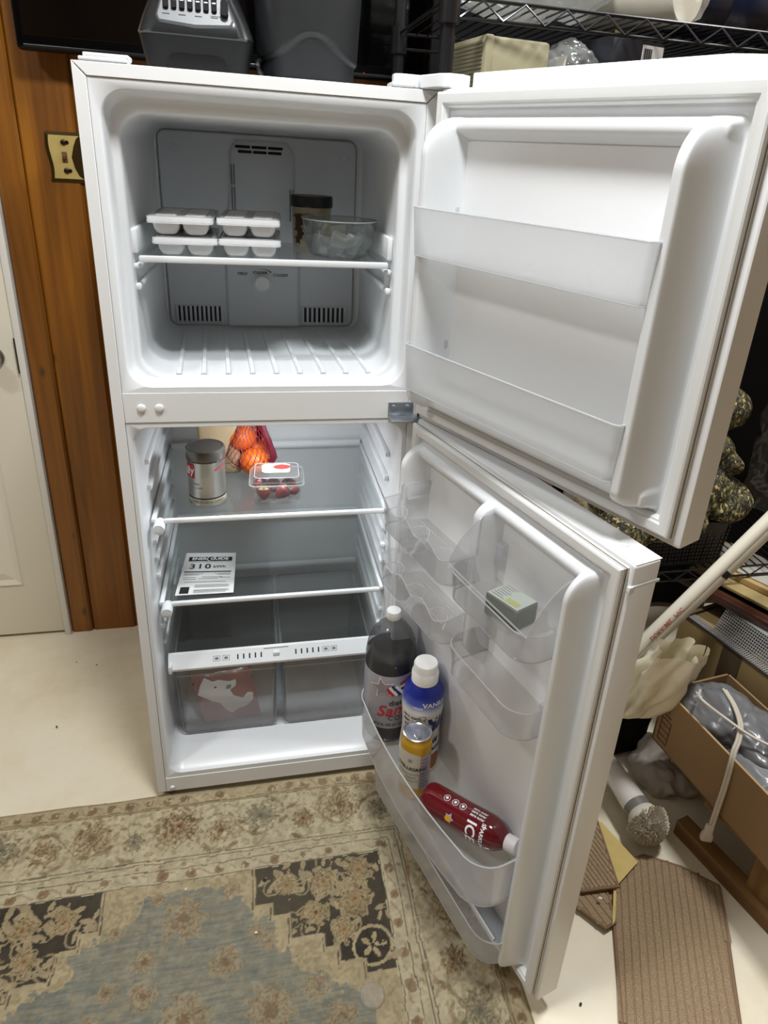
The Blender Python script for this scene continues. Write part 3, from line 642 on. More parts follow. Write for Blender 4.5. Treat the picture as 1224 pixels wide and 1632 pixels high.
# raised cap along the freezer door top
b = B(); b.loft([[dv(u, w, z) for u, w in ((.055, -.018), (.055, -.050), (.52, -.050), (.545, -.046), (.505, -.018))] for z in (H - .002, H + .021, H + .023)])
b.build('top_cap', WHITE, FD, bevel=.0015)
def ubin(d, u0, u1, wf, wb, z0, z1, r, th, m, mr, name='door_bin', wave=None, rise=None, bow=0., taper=.004, floor=True, n=7):
    def path(o, tz):
        k = taper * (1 - tz); pts = []
        A0, A1_, F = u0 + o + k, u1 - o - k, wf - o - k; rr = max(r - o, .003)
        L = [(A0, wb)]; 
        for j in range(n + 1): a = R_(180 - 90 * j / n); L.append((A0 + rr + rr * math.cos(a), F - rr + rr * math.sin(a)))
        m_ = 22 if wave else 8
        for j in range(1, m_):
            t = j / m_; L.append((A0 + rr + (A1_ - A0 - 2 * rr) * t, F + bow * 4 * t * (1 - t)))
        for j in range(n + 1): a = R_(90 - 90 * j / n); L.append((A1_ - rr + rr * math.cos(a), F - rr + rr * math.sin(a)))
        L.append((A1_, wb)); return L
    P0, P1, Q0, Q1 = path(0, 0), path(0, 1), path(th, 0), path(th, 1)
    zt = lambda u, w: z1 + (wave(u) if wave else 0) + (rise(u, w) if rise else 0)
    b = B()
    rings = [[dv(*P0[i], z0), dv(*P1[i], zt(*P1[i])), dv(*Q1[i], zt(*P1[i])), dv(*Q0[i], z0 + th)] for i in range(len(P0))]
    b.loft(rings)
    if floor: b.loft([[dv(u, w, z0) for u, w in P0], [dv(u, w, z0 + th) for u, w in P0]])
    bn = b.build(name, m, d, smooth=40)
    b = B(); b.tube([dv(p[0], p[1] - th * .3, zt(*p)) for p in P1], .0014, 6); b.build('bin_rim', mr, bn)
    b = B(); b.tube([dv(p[0], p[1] - th * .3, z0) for p in P0], .0013, 6); b.build('bin_base_edge', mr, bn)
    return bn
for z0, z1 in ((1.362, 1.440), (1.122, 1.206)):
    bn = ubin(FD, .046, .5215, .086, -.012, z0, z1, .010, .0025, FROST, FROST2)
    B().box(-.075, -.050, -.010, .012, z1 - .012, z1 + .004, .002).build('bin_tab', FROST2, bn)
# triangle emblem pressed into the liner
b = B(); tri = [(0, .016), (-.015, -.011), (.015, -.011), (0, .016)]
b.tube([dv(.300 + x, -.0145 + .0005, 1.222 + y) for x, y in tri], .0011, 4); b.build('pressed_triangle', LINER, FD)
# ---- lower door
RD = make_door('fridge_door', D2, .045, 1.028, 'lower fridge door', .005, .0085, .018, .006)
def w_lo(u, z):
    env = min(rnd(.990 - z, .045, 1), rnd(z - .087, .026, 1))
    h = .054 * env
    if u > .45: side = h * (.8 * ramp01(.5545, .5425, u) + .2 * sst(.5545, .540, u)) * sst(.516, .535, u)
    else: side = h * sst(.026, .040, u) * sst(.068, .050, u)
    rid = .046 * sst(.278, .290, u) * sst(.320, .308, u) * min(rnd(.985 - z, .03, 1), 1) * sst(.62, .70, z)
    back = -.018 * sst(.064, .078, u) * sst(.520, .506, u) * sst(.965, .940, z) * sst(.098, .115, z)
    top = .022 * sst(.992, .982, z) * sst(.955, .972, z) * sst(.030, .045, u) * sst(.554, .543, u)
    mx = max(side, rid, top)
    k = max(0., 1 - mx / .02)
    return .0015 + mx + back * k
hf(RD, 'door_liner', .0285, .5675, .084, .9985, w_lo, 310, 210)
B().box(-.5985, -.02, -TD - .0004, -.004, 1.0275, 1.0285).build('top_cap', WHITE, RD)
b = B(); b.box(-W - .0022, -W + .001, -TD - .001, -.002, .992, .997, .001).box(-W - .002, -W + .004, -.006, .004, .985, .996, .001).build('cap_seam', LINER, RD)
B().lathe([(.006, 0), (.006, .0012), (.005, .0016)], 20, (-.55, -.030, 1.028)).build('plug_cap', LINER, RD)
B().box(-.575, -.565, .002, .004, .070, .076, .001).build('drain_notch', GASK, RD)
# bins in the lower door
big = ubin(RD, .020, .531, .134, -.014, .283, .393, .058, .003, SEMI, FROST2, bow=.016)
low = ubin(RD, .030, .540, .094, .0, .105, .172, .05, .003, SEMI, FROST2, bow=.002)
B().box(-.52, -.06, -.010, .040, .100, .108, .003).box(-.50, -.08, .036, .040, .106, .116, .0015).build('bin_floor', LINER, low)
mid = ubin(RD, .312, .531, .104, -.014, .676, .736, .042, .0025, CLEAR, CLEAR2)
top = ubin(RD, .306, .531, .110, -.014, .834, .886, .036, .0025, CLEAR, CLEAR2)
for bn, z in ((mid, .736), (top, .886)):
    B().box(-.336, -.316, -.012, .012, z - .02, z + .03, .002).box(-.334, -.318, .010, .013, z - .012, z + .026, .001).build('bin_hook', CLEAR2, bn)
    B().box(-.528, -.520, .03, .05, z - .006, z + .006, .001).build('bin_clip', CLEAR2, bn)
# flip-up dairy cover on the upper right bin
b = B()
def cov(s, t):
    u = .310 + .216 * s; a = t
    w = .104 - .085 * (t ** 1.3); z = .889 + .082 * math.sin(t * math.pi / 2)
    if s < .001 or s > .999: pass
    return dv(u, w, z)
b.grid(cov, 20, 12)
cv = b.build('dairy_cover', CLEAR, top, smooth=180)
b = B()
for s in (0, 1): b.grid(lambda a, t, s=s: dv(.310 + .216 * s, .01 + (cov(s, t).y - .01) * a, .890 + (cov(s, t).z - .890)), 6, 12)
b.tube([cov(0, t / 12) for t in range(13)], .0012, 5).tube([cov(1, t / 12) for t in range(13)], .0012, 5).tube([cov(s / 10, 0) for s in range(11)], .0016, 5).tube([cov(s / 10, 1) for s in range(11)], .0012, 5)
b.build('cover_side', CLEAR2, top, smooth=60)
# scalloped can racks on the hinge side
for z0, z1 in ((.828, .886), (.700, .758)):
    rk = ubin(RD, .046, .300, .104, -.008, z0, z1, .026, .0025, CLEAR, CLEAR2, name='can_rack', wave=lambda u: .008 * math.sin((u - .046) / .254 * 6.28 * 3.0), rise=lambda u, w: .012 * sst(.09, .02, w))
    b = B()
    for k in range(3):   # finger shapes between the cans
        u = .075 + .085 * k
        b.tube([dv(u, .100, z1 - .012), dv(u + .012, .082, z1 - .002), dv(u + .030, .074, z1), dv(u + .048, .082, z1 - .002), dv(u + .060, .100, z1 - .012)], .0016, 6, 4)
    b.tube([dv(.055, .02, z0 + .003), dv(.29, .02, z0 + .003)], .0015, 5).tube([dv(.055, .06, z0 + .003), dv(.29, .06, z0 + .003)], .0015, 5)
    b.build('rack_divider', CLEAR2, rk)
    b = B()
    for u in (.050, .066):
        b.tube([dv(u, .055, z1 - .005), dv(u, .052, z1 + .026), dv(u + .002, .035, z1 + .034), dv(u + .004, .0, z1 + .030)], .003, 8, 4)
    b.box(-.07, -.046, .006, .05, z1 - .004, z1 + .0, .001).build('rack_hook', CLEAR2, rk)

# ================================================================== ITEMS IN THE DOOR
def dw(M, u, w, z): return M @ dv(u, w, z)
CAMP = Vector(cam.location)
def face_ang(p): d = CAMP - p; return math.atan2(d.y, d.x)
# cola bottle
p = dw(D2, .074, .070, .2865); a0 = face_ang(p)
ct = thing('soda_bottle', 'two litre cola bottle with white cap and silver label in door bin', 'bottle', T(*p))
PET = clear('grey_pet', (.60, .61, .62), .16, .06, (.42, .43, .45))
B().lathe([(.020, 0), (.038, .001), (.050, .010), (.0555, .025), (.0565, .04), (.0565, .225), (.0555, .240), (.052, .260), (.045, .280), (.034, .296), (.021, .307), (.0145, .312), (.0145, .317), (.016, .318), (.016, .320), (.0135, .321), (.0135, .331)], 48).build('bottle', PET, ct)
B().lathe([(.02, .003), (.048, .011), (.0542, .026), (.0552, .04), (.0552, .225), (.0542, .236)], 48).build('cola', mat('cola', (10, 8, 8), .15), ct)
B().lathe([(.0568, .058), (.0571, .059), (.0571, .203), (.0568, .204)], 64, cap=(False, False)).build('label', mat('silver_label', (168, 168, 178), .42, .35), ct)
B().lathe([(.0155, .319), (.0162, .320), (.0162, .333), (.0150, .338), (.010, .3392)], 40).build('cap', mat('white_cap', (240, 240, 240), .4), ct)
r = .0573
am = a0 + .20
text('lettering', 'diet', .020, INK, ct, cylmap(r, am + .10, .131), bold=.01)
text('lettering', "Sam's", .042, REDINK, ct, cylmap(r, am + .14, .110, R_(6)), bold=.012, shear=.35)
text('lettering', 'COLA', .018, INK, ct, cylmap(r, am + .28, .088), spacing=1.15)
text('lettering', '67.6 FL OZ (2.1 QT) 2 L', .0085, INK, ct, cylmap(r, am - .0, .069), bold=.02)
def star(R1, R2, rot=0): return [((R1 if k % 2 == 0 else R2) * math.cos(R_(90 + 36 * k) + rot), (R1 if k % 2 == 0 else R2) * math.sin(R_(90 + 36 * k) + rot)) for k in range(10)]
fs = cylmap(r, am - .46, .172)
patch(star(.030, .0130, .2), fs, 'star', WINK, ct)
patch(star(.0250, .0110, .2), cylmap(r, am - .46, .172, 0, .0009), 'star', REDINK, ct)
patch(star(.0225, .0098, .2), cylmap(r, am - .46, .172, 0, .0012), 'star', mat('star_silver', (150, 150, 162), .4, .3), ct)
for k, (dx, m_) in enumerate(((-.012, REDINK), (-.003, WINK), (.004, NAVY), (.013, WINK))):
    patch(rct(-.0035, .0035, -.016, .016), cylmap(r, am + .02 + dx / r, .166, R_(38), .0006), 'stripe', m_, ct)
for k, (dz, m_) in enumerate(((.010, REDINK), (.001, WINK), (-.007, NAVY))):
    patch(rct(-.024, .024, -.0028, .0028), cylmap(r, am + .62, .182 + dz, R_(20), .0006), 'stripe', m_, ct)
# creamer bottle
p = dw(D2, .182, .0465, .2865); a0 = face_ang(p) 
cr = thing('creamer_bottle', 'white and blue creamer bottle with white cap behind the yellow can', 'bottle', T(*p))
m, N, L, bb = nt('creamer_sleeve'); tc = N.new('ShaderNodeTexCoord'); sx = N.new('ShaderNodeSeparateXYZ'); L.new(tc.outputs['Object'], sx.inputs[0])
mr_ = N.new('ShaderNodeMapRange'); mr_.inputs[1].default_value = 0; mr_.inputs[2].default_value = .26; L.new(sx.outputs['Z'], mr_.inputs[0])
rp_ = ramp(N, [(0, (226, 226, 222)), (.66, (226, 226, 224)), (.735, (60, 82, 170)), (.80, (26, 40, 130)), (1, (24, 38, 124))]); L.new(mr_.outputs[0], rp_.inputs[0]); L.new(rp_.outputs[0], bb.inputs['Base Color']); bb.inputs['Roughness'].default_value = .3
B().lathe([(.036, 0), (.042, .004), (.0440, .013), (.0440, .055), (.0408, .098), (.042, .130), (.0446, .163), (.0446, .185), (.0415, .205), (.034, .221), (.0265, .229), (.0265, .234)], 48).build('bottle', m, cr)
B().lathe([(.0275, .228), (.0284, .229), (.0284, .250), (.0265, .253), (.0253, .257), (.0253, .270), (.0235, .2735), (.012, .2745)], 40).build('cap', mat('creamer_cap', (244, 243, 240), .35), cr)
am = a0 + .35
text('lettering', 'VANILLA', .0165, WINK, cr, cylmap(.0435, am + .42, .194), bold=.03)
text('lettering', 'natural', .0075, WINK, cr, cylmap(.0446, am - .55, .187), bold=.02)
text('lettering', 'S', .072, NAVY, cr, cylmap(.0436, am + .10, .140), bold=.012, shear=.25)
text('lettering', 'ilk', .052, NAVY, cr, cylmap(.0436, am + .70, .140), bold=.01, shear=.25)
text('lettering', 'low', .026, NAVY, cr, cylmap(.0418, am + .30, .091), bold=.03)
text('lettering', 'creamer', .017, INK, cr, cylmap(.0430, am + .46, .070), bold=.02)
for k, s_ in enumerate(('zero sugar', 'dairy free', 'soy free')): text('lettering', s_, .0105, INK, cr, cylmap(.0438, am - .85, .158 - .012 * k), bold=.03)
NUT = mat('nut_print', (158, 104, 62), .5)
for x, z, s_, q in ((-.36, .156, .011, .8), (.38, .040, .019, .3), (.60, .032, .017, 1.2), (-.22, .134, .009, 0)):
    patch([(s_ * math.cos(t) * 1.25 * math.cos(q) - s_ * .75 * math.sin(t) * math.sin(q), s_ * math.cos(t) * 1.25 * math.sin(q) + s_ * .75 * math.sin(t) * math.cos(q)) for t in [k * math.pi / 8 for k in range(16)]], cylmap(.0443, am + x, z), 'nut_picture', NUT, cr)
# slim can
p = dw(D2, .2455, .0945, .2865); a0 = face_ang(p)
KR, KZ = 1.2, 1.13
cn = thing('soda_can', 'yellow and white slim soda can with silver lid', 'can', T(*p))
GOLD = mat('gold_can', (206, 160, 44), .3, .45)
def kk(P): return [(r_ * KR, z_ * KZ) for r_, z_ in P]
B().lathe(kk([(.018, .004), (.020, 0), (.0215, .002), (.0265, .010), (.0268, .013), (.0268, .128), (.0262, .131), (.0232, .140), (.0232, .1425)]), 48, cap=(True, False)).build('body', GOLD, cn)
B().lathe(kk([(.0232, .140), (.0248, .1425), (.0248, .1445), (.0232, .1452), (.0226, .1440), (.0216, .1405), (.005, .1403)]), 48).build('lid', mat('aluminium', (206, 208, 210), .22, 1.), cn)
tb = RZ(a0 + .4)
ALU = mat('aluminium_tab', (190, 192, 195), .25, 1.)
b = B(); b.loft([[tb @ Vector((x, y, z)) for x, y in rrect(-.005, .017, -.008, .008, .0075, 5)] for z in (.1408 * KZ, .1422 * KZ)]).build('tab', ALU, cn)
b = B(); b.loft([[tb @ Vector((x, y, z)) for x, y in rrect(.004, .013, -.004, .004, .0038, 4)] for z in (.1422 * KZ, .1428 * KZ)]).build('tab_hole', GREYINK, cn)
am = a0 + .05
b = B(); b.grid(lambda s, t: cylmap(.0322, am - .28, 0)(.0322 * (-1.15 + 1.75 * s), (.030 + .082 * t) * KZ + .006 * math.sin(s * 3.14)), 24, 6).build('label', mat('can_cream_print', (214, 208, 190), .35, .2), cn)
b = B(); b.grid(lambda s, t: cylmap(.0322, am + .78, 0)(.0322 * (-.40 + .8 * s), (.026 + .084 * t) * KZ), 12, 4).build('facts_panel', mat('can_lilac_print', (176, 168, 178), .4), cn)
for k in range(9): patch(rct(-.0115, .0115 - .005 * (k % 3), -.0008, .0008), cylmap(.0322, am + .78, .040 + .0094 * k, 0, .0009), 'print_line', NAVY, cn)
text('lettering', 'S.PELLEGRINO', .0108, INK, cn, cylmap(.0322, am - .22, .090, R_(-4), .0009), bold=.03)
for k, s in enumerate(('ITALIAN SPARKLING', 'DRINKS', 'LIMONATA')): text('lettering', s, .0064, GREYINK, cn, cylmap(.0322, am - .25, .076 - .009 * k, R_(-4), .0009))
text('lettering', '*', .024, GREYINK, cn, cylmap(.0322, am - .35, .107, 0, .0009))
# red bottle lying in the bin
pb, pt = dw(D2, .300, .094, .3235), dw(D2, .487, .018, .357)
axz = (pt - pb).normalized(); up = Vector((0, 0, 1)); e1 = (CAMP - pb); e1 = (e1 - axz * e1.dot(axz)).normalized(); e2 = axz.cross(e1)
Mb = Matrix((( e1.x, e2.x, axz.x, pb.x), (e1.y, e2.y, axz.y, pb.y), (e1.z, e2.z, axz.z, pb.z), (0, 0, 0, 1)))
rb = thing('juice_bottle', 'dark red sparkling drink bottle with white cap lying on its side', 'bottle', Mb)
RED = mat('red_drink', (98, 10, 22), .12, coat=.6)
B().lathe([(.018, .0), (.028, .003), (.0315, .010), (.032, .02), (.0315, .10), (.032, .145), (.0312, .157), (.027, .172), (.0195, .184), (.0135, .190), (.0135, .196)], 48).build('bottle', RED, rb)
B().lathe([(.0150, .190), (.0155, .191), (.0155, .210), (.0145, .2125), (.008, .213)], 36).build('cap', mat('frosted_white_cap', (232, 228, 228), .35), rb)
def cm2(a, z, rot, dr=.0006):      # print turned so that it reads along the bottle
    c, s = math.cos(rot), math.sin(rot)
    return lambda x, y: (lambda X, Y: Vector(((.032 + dr) * math.cos(a + X / .032), (.032 + dr) * math.sin(a + X / .032), z + Y)))(x * c - y * s, x * s + y * c)
text('lettering', 'ICE', .030, WINK, rb, cm2(.62, .126, R_(0)), bold=.02)
text('lettering', 'SPARKLING', .011, WINK, rb, cm2(.66, .151, R_(0)), bold=.03)
for k, (z, q) in enumerate(((.058, -.50), (.078, -.50), (.096, -.50))):
    rg = []
    for t in range(25): rg.append((.0065 * math.cos(t / 12 * math.pi), .0065 * math.sin(t / 12 * math.pi)))
    b = B(); f = cm2(q, z, 0, .0003); b.tube([f(x, y) for x, y in rg], .0005, 4); b.build('icon_ring', WINK, rb)
    patch(star(.0045, .002), cm2(q, z, 0), 'icon', WINK, rb)
for k in range(3): text('lettering', 'zero sugar', .0075, WINK, rb, cm2(-.78 + .22 * k, .132, R_(90)), bold=.02)
patch(star(.011, .006), cm2(.50, .078, 0), 'fruit_picture', mat('fruit_blue', (150, 160, 190), .4), rb)
patch([(.006 * math.cos(t), .008 * math.sin(t)) for t in [k * math.pi / 6 for k in range(12)]], cm2(.55, .076, 0, .0010), 'fruit_picture', mat('fruit_yellow', (214, 160, 40), .4), rb)
# foil pack in the dairy bin
c4 = [dw(D2, *q) for q in ((.386, .035, 0), (.452, .021, 0), (.460, .069, 0), (.393, .083, 0))]
bt = thing('foil_pack', 'grey green foil pack with label painted pale for glare in the covered door bin', 'package', T(0, 0, 0))
b = B(); b.loft([[Vector((q.x, q.y, z)) for q in c4] for z in (.838, .879)]); b.build('block', mat('grey_green_foil', (84, 92, 82), .45, .2, var=.4, vscale=110), bt, bevel=.003)
ex, ey = (c4[1] - c4[0]), (c4[3] - c4[0]); fb = lambda x, y: c4[0] + ex * x + ey * y + Vector((0, 0, .8795))
patch([(.03, .03), (.97, .03), (.97, .97), (.03, .97)], lambda x, y: c4[0] + ex * x + ey * y + Vector((0, 0, .8796)), 'label', mat('glare_label', (176, 184, 174), .3), bt)  # pale label tone carries the glare on the pack top
patch([(.50, .62), (.86, .62), (.86, .86), (.50, .86)], lambda x, y: c4[0] + ex * x + ey * y + Vector((0, 0, .8800)), 'label_band', mat('lime_print', (168, 172, 98), .4), bt)
for k in range(7): patch([(.08, .10 + .12 * k), (.45 - .05 * (k % 3), .10 + .12 * k), (.45 - .05 * (k % 3), .13 + .12 * k), (.08, .13 + .12 * k)], lambda x, y: c4[0] + ex * x + ey * y + Vector((0, 0, .8801)), 'print_line', GREYINK, bt)
b = B(); b.ball(dw(D2, .43, .05, .842), (.036, .05, .003), sub=2)
tag(b.build('plastic_wrap_scrap', clear('wrap_film', (.9, .9, .9), .2, .1)), 'crinkled clear film under the foil pack in the door bin', 'wrap')

# ================================================================== ITEMS ON THE SHELVES
Z1, Z2 = .7652, .5482
# coffee can
p = Vector((.155, .150, Z1)); a0 = face_ang(p)
kc = thing('coffee_can', 'silver coffee can with grey lid on the upper fridge shelf', 'can', T(*p))
STEEL = mat('brushed_can', (176, 174, 168), .34, .85)
B().lathe([(.0405, 0), (.0425, .001), (.0425, .003), (.0415, .005), (.0415, .104), (.0425, .106), (.0425, .108)], 56).build('body', STEEL, kc)
B().lathe([(.0425, .108), (.0440, .110), (.0440, .128), (.0425, .1325), (.039, .134), (.037, .1325), (.02, .132)], 56).build('lid', mat('lid_steel', (104, 100, 94), .33, .75), kc)
B().lathe([(.0428, .1065), (.0432, .107), (.0432, .1085), (.0428, .109)], 56).build('seal_ring', BLACKP, kc)
B().lathe([(.0418, .018), (.0419, .0185), (.0419, .0205), (.0418, .021)], 56, cap=(False, False)).build('print_band', INK, kc)
B().lathe([(.0417, .006), (.0418, .0062), (.0418, .0165), (.0417, .017)], 56, cap=(False, False)).build('cream_band', mat('cream_print', (190, 184, 160), .4, .3), kc)
patch(rct(-.0165, .0165, -.0165, .0165), cylmap(.0418, a0 - 1.08, .085), 'logo_square', mat('logo_red', (178, 26, 36), .4), kc)
text('lettering', 'illy', .026, WINK, kc, cylmap(.0418, a0 - 1.05, .085, R_(12), .0010), bold=.012, shear=.3)
text('lettering', 'CLASSICO', .007, GREYINK, kc, cylmap(.0418, a0 - .80, .055))
text('lettering', 'ground drip coffee', .005, GREYINK, kc, cylmap(.0418, a0 - .66, .046))
text('lettering', '100% ARABICA COFFEE', .0075, mat('brown_print', (96, 82, 52), .5), kc, cylmap(.0420, a0 + .0, .0112))
patch([(-.016, -.004), (.014, .004), (.014, .0065), (-.016, -.001)], cylmap(.0418, a0 + .80, .090), 'swoosh', mat('logo_red', (178, 26, 36)), kc)
# paper bag behind
b = B(); b.box(-.05, .05, -.028, .028, 0, .155, .012, 3)
bmesh.ops.subdivide_edges(b.bm, edges=b.bm.edges[:], cuts=3, use_grid_fill=True); crumple(b, .003, 30, 2)
tag(b.build('paper_bag', mat('tan_paper', (170, 150, 118), .8, var=.15), M=T(.178, .305, Z1 + .001)), 'tan paper bag behind the coffee can', 'bag')
# oranges in a net bag
OR = mat('orange_peel', (214, 104, 18), .42, bump=.25, bscale=500)
oc = [(.258, .262, .036), (.245, .325, .036), (.236, .275, .034)]
opos = [Vector((.262, .262, Z1 + .040)), Vector((.262, .335, Z1 + .040)), Vector((.232, .300, Z1 + .090))]
for k, q in enumerate(opos):
    b = B(); b.ball((0, 0, 0), (.036, .036, .034), sub=4); b.box(-.003, .003, -.003, .003, .033, .035, .001)
    tag(b.build('orange', OR, M=T(*q), smooth=180), ('orange lowest and foremost in the red net bag', 'orange behind the foremost one in the red net bag', 'orange on top in the red net bag')[k], 'orange')
b = B()
def net_r(t): return (.052 * math.sin(min(1, t / .35) * math.pi / 2) if t < .35 else .052 * (1 - .75 * ((t - .35) / .65) ** 1.1))
def net_p(a, t):
    r_ = max(net_r(t), .012) + .003; return Vector((.252 + r_ * 1.05 * math.cos(a) + .012 * t * 0, .292 + r_ * 1.35 * math.sin(a), Z1 + .003 + .155 * t))
for k in range(26):
    for sgn in (1, -1):
        b.tube([net_p(2 * math.pi * k / 26 + sgn * t / 20 * 1.5, t / 20) for t in range(21)], .0009, 3, cap=False)
nb = thing('net_bag', 'red mesh net bag of oranges on the upper fridge shelf', 'bag', T(.252, .292, Z1))
tag(b.build('netting', mat('red_net', (128, 20, 36), .5), nb, world=True), kind='stuff')
b = B(); b.loft([[Vector((.268 + dx + .010 * t, .280 - .0 * t, Z1 + .150 - .06 * t + dz)) for dx, dz in ((-.006, 0), (.006, .004), (.007, .006), (-.005, .002))] for t in (0, .5, 1)])
b.build('tag', mat('lime_tag', (206, 220, 60), .5), nb, world=True)
b = B(); b.tube([net_p(-.5, t / 12) + Vector((.006, -.004, 0)) for t in range(3, 13)], .008, 8); crumple(b, .003, 80, 3); b.build('net_fold', clear('net_fold_red', (.6, .12, .2), .55, .4, (.30, .03, .06)), nb, world=True)
# berry clamshell
p = Vector((.312, .150, Z1)); bc = thing('berry_box', 'clear plastic clamshell of strawberries with red and white label', 'container', T(*p) @ RZ(R_(-2)))
CLAM = clear('clamshell_plastic', (.95, .95, .95), .07, .03, (.85, .85, .85), 1.5)
def rr3(x, y, z, r=.012): return [Vector((a, b_, z)) for a, b_ in rrect(-x, x, -y, y, r, 5)]
B().loft([rr3(.046, .036, .0), rr3(.050, .040, .003), rr3(.055, .046, .046), rr3(.062, .053, .048), rr3(.062, .053, .051)], True, (True, False)).build('tray', CLAM, bc, smooth=40)
B().loft([rr3(.062, .053, .0515), rr3(.060, .051, .056), rr3(.054, .045, .057), rr3(.051, .042, .066), rr3(.034, .028, .067), rr3(.031, .025, .071)], True, (False, True)).build('lid', CLAM, bc, smooth=40)
b = B(); ring = rr3(.0615, .0525, .0512); b.tube(ring + ring[:1], .0011, 6); ring = rr3(.050, .041, .066); b.tube(ring + ring[:1], .0009, 5); b.build('lid_rim', CLEAR2, bc)
fl = lambda x, y: Vector((x, y, .0718))
patch([(x, y) for x, y in rrect(-.033, .030, -.024, .024, .01, 5)], fl, 'label', mat('label_white', (232, 230, 234), .4), bc)
patch([(.012 + .020 * math.cos(t), .006 + .014 * math.sin(t)) for t in [k * math.pi / 10 for k in range(20)]], lambda x, y: Vector((x, y, .0722)), 'label_spot', mat('label_red', (222, 44, 40), .4), bc)
text('lettering', 'STRAWBERRY', .006, INK, bc, lambda x, y: Vector((x, y - .016, .0723)))
SB = mat('strawberry', (112, 20, 30), .3, bump=.3, bscale=300); GRN = mat('berry_leaf', (92, 112, 48), .6)
M0 = WM[bc]
for k, (x, y, z, r_) in enumerate(((-.030, -.022, .020, .019), (.012, -.024, .022, .020), (.036, -.010, .020, .016), (-.008, .016, .020, .019), (-.034, .018, .022, .018), (.030, .022, .020, .018))):
    bs = thing('strawberry', ('strawberry at the front left of the clamshell', 'strawberry at the front middle of the clamshell', 'strawberry at the right end of the clamshell', 'strawberry at the back middle of the clamshell', 'strawberry at the back left of the clamshell', 'strawberry at the back right of the clamshell')[k], 'strawberry', M0 @ T(x, y, z) @ Euler((.4 * k, .9 * k, k)).to_matrix().to_4x4(), 'strawberries in the clamshell')
    B().lathe([(.0005, -r_), (.3 * r_, -.85 * r_), (.7 * r_, -.3 * r_), (.92 * r_, .25 * r_), (.75 * r_, .7 * r_), (.3 * r_, .88 * r_), (.0005, .85 * r_)], 16).build('berry', SB, bs)
    b = B()
    for q in range(6):
        an = q * math.pi / 3; b.loft([[Vector((rad * math.cos(an + d), rad * math.sin(an + d), zz)) for d in (-.3, .3)] for rad, zz in ((.002, .88 * r_), (.5 * r_, .9 * r_), (.85 * r_, .72 * r_))], False, (False, False))
    b.build('leaf_crown', GRN, bs)
# energy label sheet
q = [Vector((.084, .268, 0)), Vector((.208, .256, 0)), Vector((.204, .075, 0)), Vector((.071, .084, 0))]
def pap(s, t):   # s 0..1 left to right, t 0..1 bottom to top
    v = (q[3] * (1 - s) + q[2] * s) * (1 - t) + (q[0] * (1 - s) + q[1] * s) * t
    return Vector((v.x, v.y, Z2 + .0006 + .010 * max(0, t - .85) ** 1 + .004 * (1 - t) ** 6 * s))
en = thing('energy_label', 'white energy rating sheet lying on the lower fridge shelf', 'paper', T(.14, .17, Z2))
B().grid(pap, 8, 14).build('sheet', mat('paper_white', (224, 224, 222), .7), en, world=True)
tp = lambda s0, t0, h=.0004: (lambda x, y: pap(s0 + x / .128, t0 + y / .185) + Vector((0, 0, h)))
def bar(s0, s1, t0, t1, m_=INK, h=.0003): patch([(s0 * .128, t0 * .185), (s1 * .128, t0 * .185), (s1 * .128, t1 * .185), (s0 * .128, t1 * .185)], tp(0, 0, h), 'print_bar', m_, en, world=True)
bar(.08, .93, .80, .90); bar(.05, .93, .52, .545); bar(.08, .93, .775, .782, GREYINK); bar(.06, .22, .03, .18)
text('lettering', 'ENER  GUIDE', .0155, WINK, en, tp(.5, .85, .0008), bold=.03, world=True)
b = B(); b.tube([tp(.52, .85, .0008)(.010 * math.cos(t), .011 * math.sin(t)) for t in [k * math.pi / 10 for k in range(16)]], .0012, 4); b.build('emblem', WINK, en, world=True)
text('lettering', '310', .030, INK, en, tp(.33, .66), bold=.02, spacing=1.25, world=True)
text('lettering', 'kWh', .015, INK, en, tp(.70, .655), bold=.02, world=True)
for k, (s0, s1, t0) in enumerate(((.06, .42, .48), (.62, .92, .48), (.06, .34, .455), (.68, .92, .455), (.06, .30, .39), (.40, .78, .40), (.34, .70, .365), (.72, .92, .385), (.06, .30, .35), (.10, .85, .285), (.30, .90, .21), (.30, .92, .185), (.30, .90, .16), (.30, .92, .10), (.30, .88, .08), (.30, .92, .06), (.30, .86, .035))): bar(s0, s1, t0, t0 + .011, GREYINK)
# packet in the left crisper drawer
pk = thing('red_packet', 'red plastic packet with white shape in the left crisper drawer', 'packet', T(.17, .16, .113))
P4 = [Vector((.112, .122, .116)), Vector((.258, .128, .120)), Vector((.234, .190, .232)), Vector((.078, .172, .232))]
pm = lambda s, t: (P4[0] * (1 - s) + P4[1] * s) * (1 - t) + (P4[3] * (1 - s) + P4[2] * s) * t
nrm = (P4[1] - P4[0]).cross(P4[3] - P4[0]).normalized()
b = B(); b.grid(lambda s, t: pm(s, t) + nrm * (.012 * (16 * s * (1 - s) * t * (1 - t)) ** .5 + .003 * noise.noise(Vector((s * 6, t * 6, 1)))), 18, 18); b.grid(lambda s, t: pm(s, t) - nrm * .006 * (16 * s * (1 - s) * t * (1 - t)) ** .5, 18, 18)
bmesh.ops.remove_doubles(b.bm, verts=b.bm.verts[:], dist=.0002)
b.build('packet', mat('red_film', (140, 52, 58), .25, var=.25, vscale=30, coat=.4), pk, world=True, smooth=60)
wh = [(.12, .80), (.22, .95), (.34, .84), (.44, .86), (.60, .80), (.72, .82), (.70, .70), (.58, .62), (.62, .50), (.76, .42), (.86, .52), (.95, .50), (.93, .36), (.80, .26), (.62, .22), (.52, .16), (.44, .24), (.36, .40), (.26, .44), (.14, .54), (.04, .62)]
b = B(); vsb = [[pm(x, y) + nrm * (h + .006) for x, y in wh] for h in (.006, .012)]
b.loft(vsb); b.build('white_shape', mat('white_film', (226, 224, 222), .35), pk, world=True, bevel=.002)
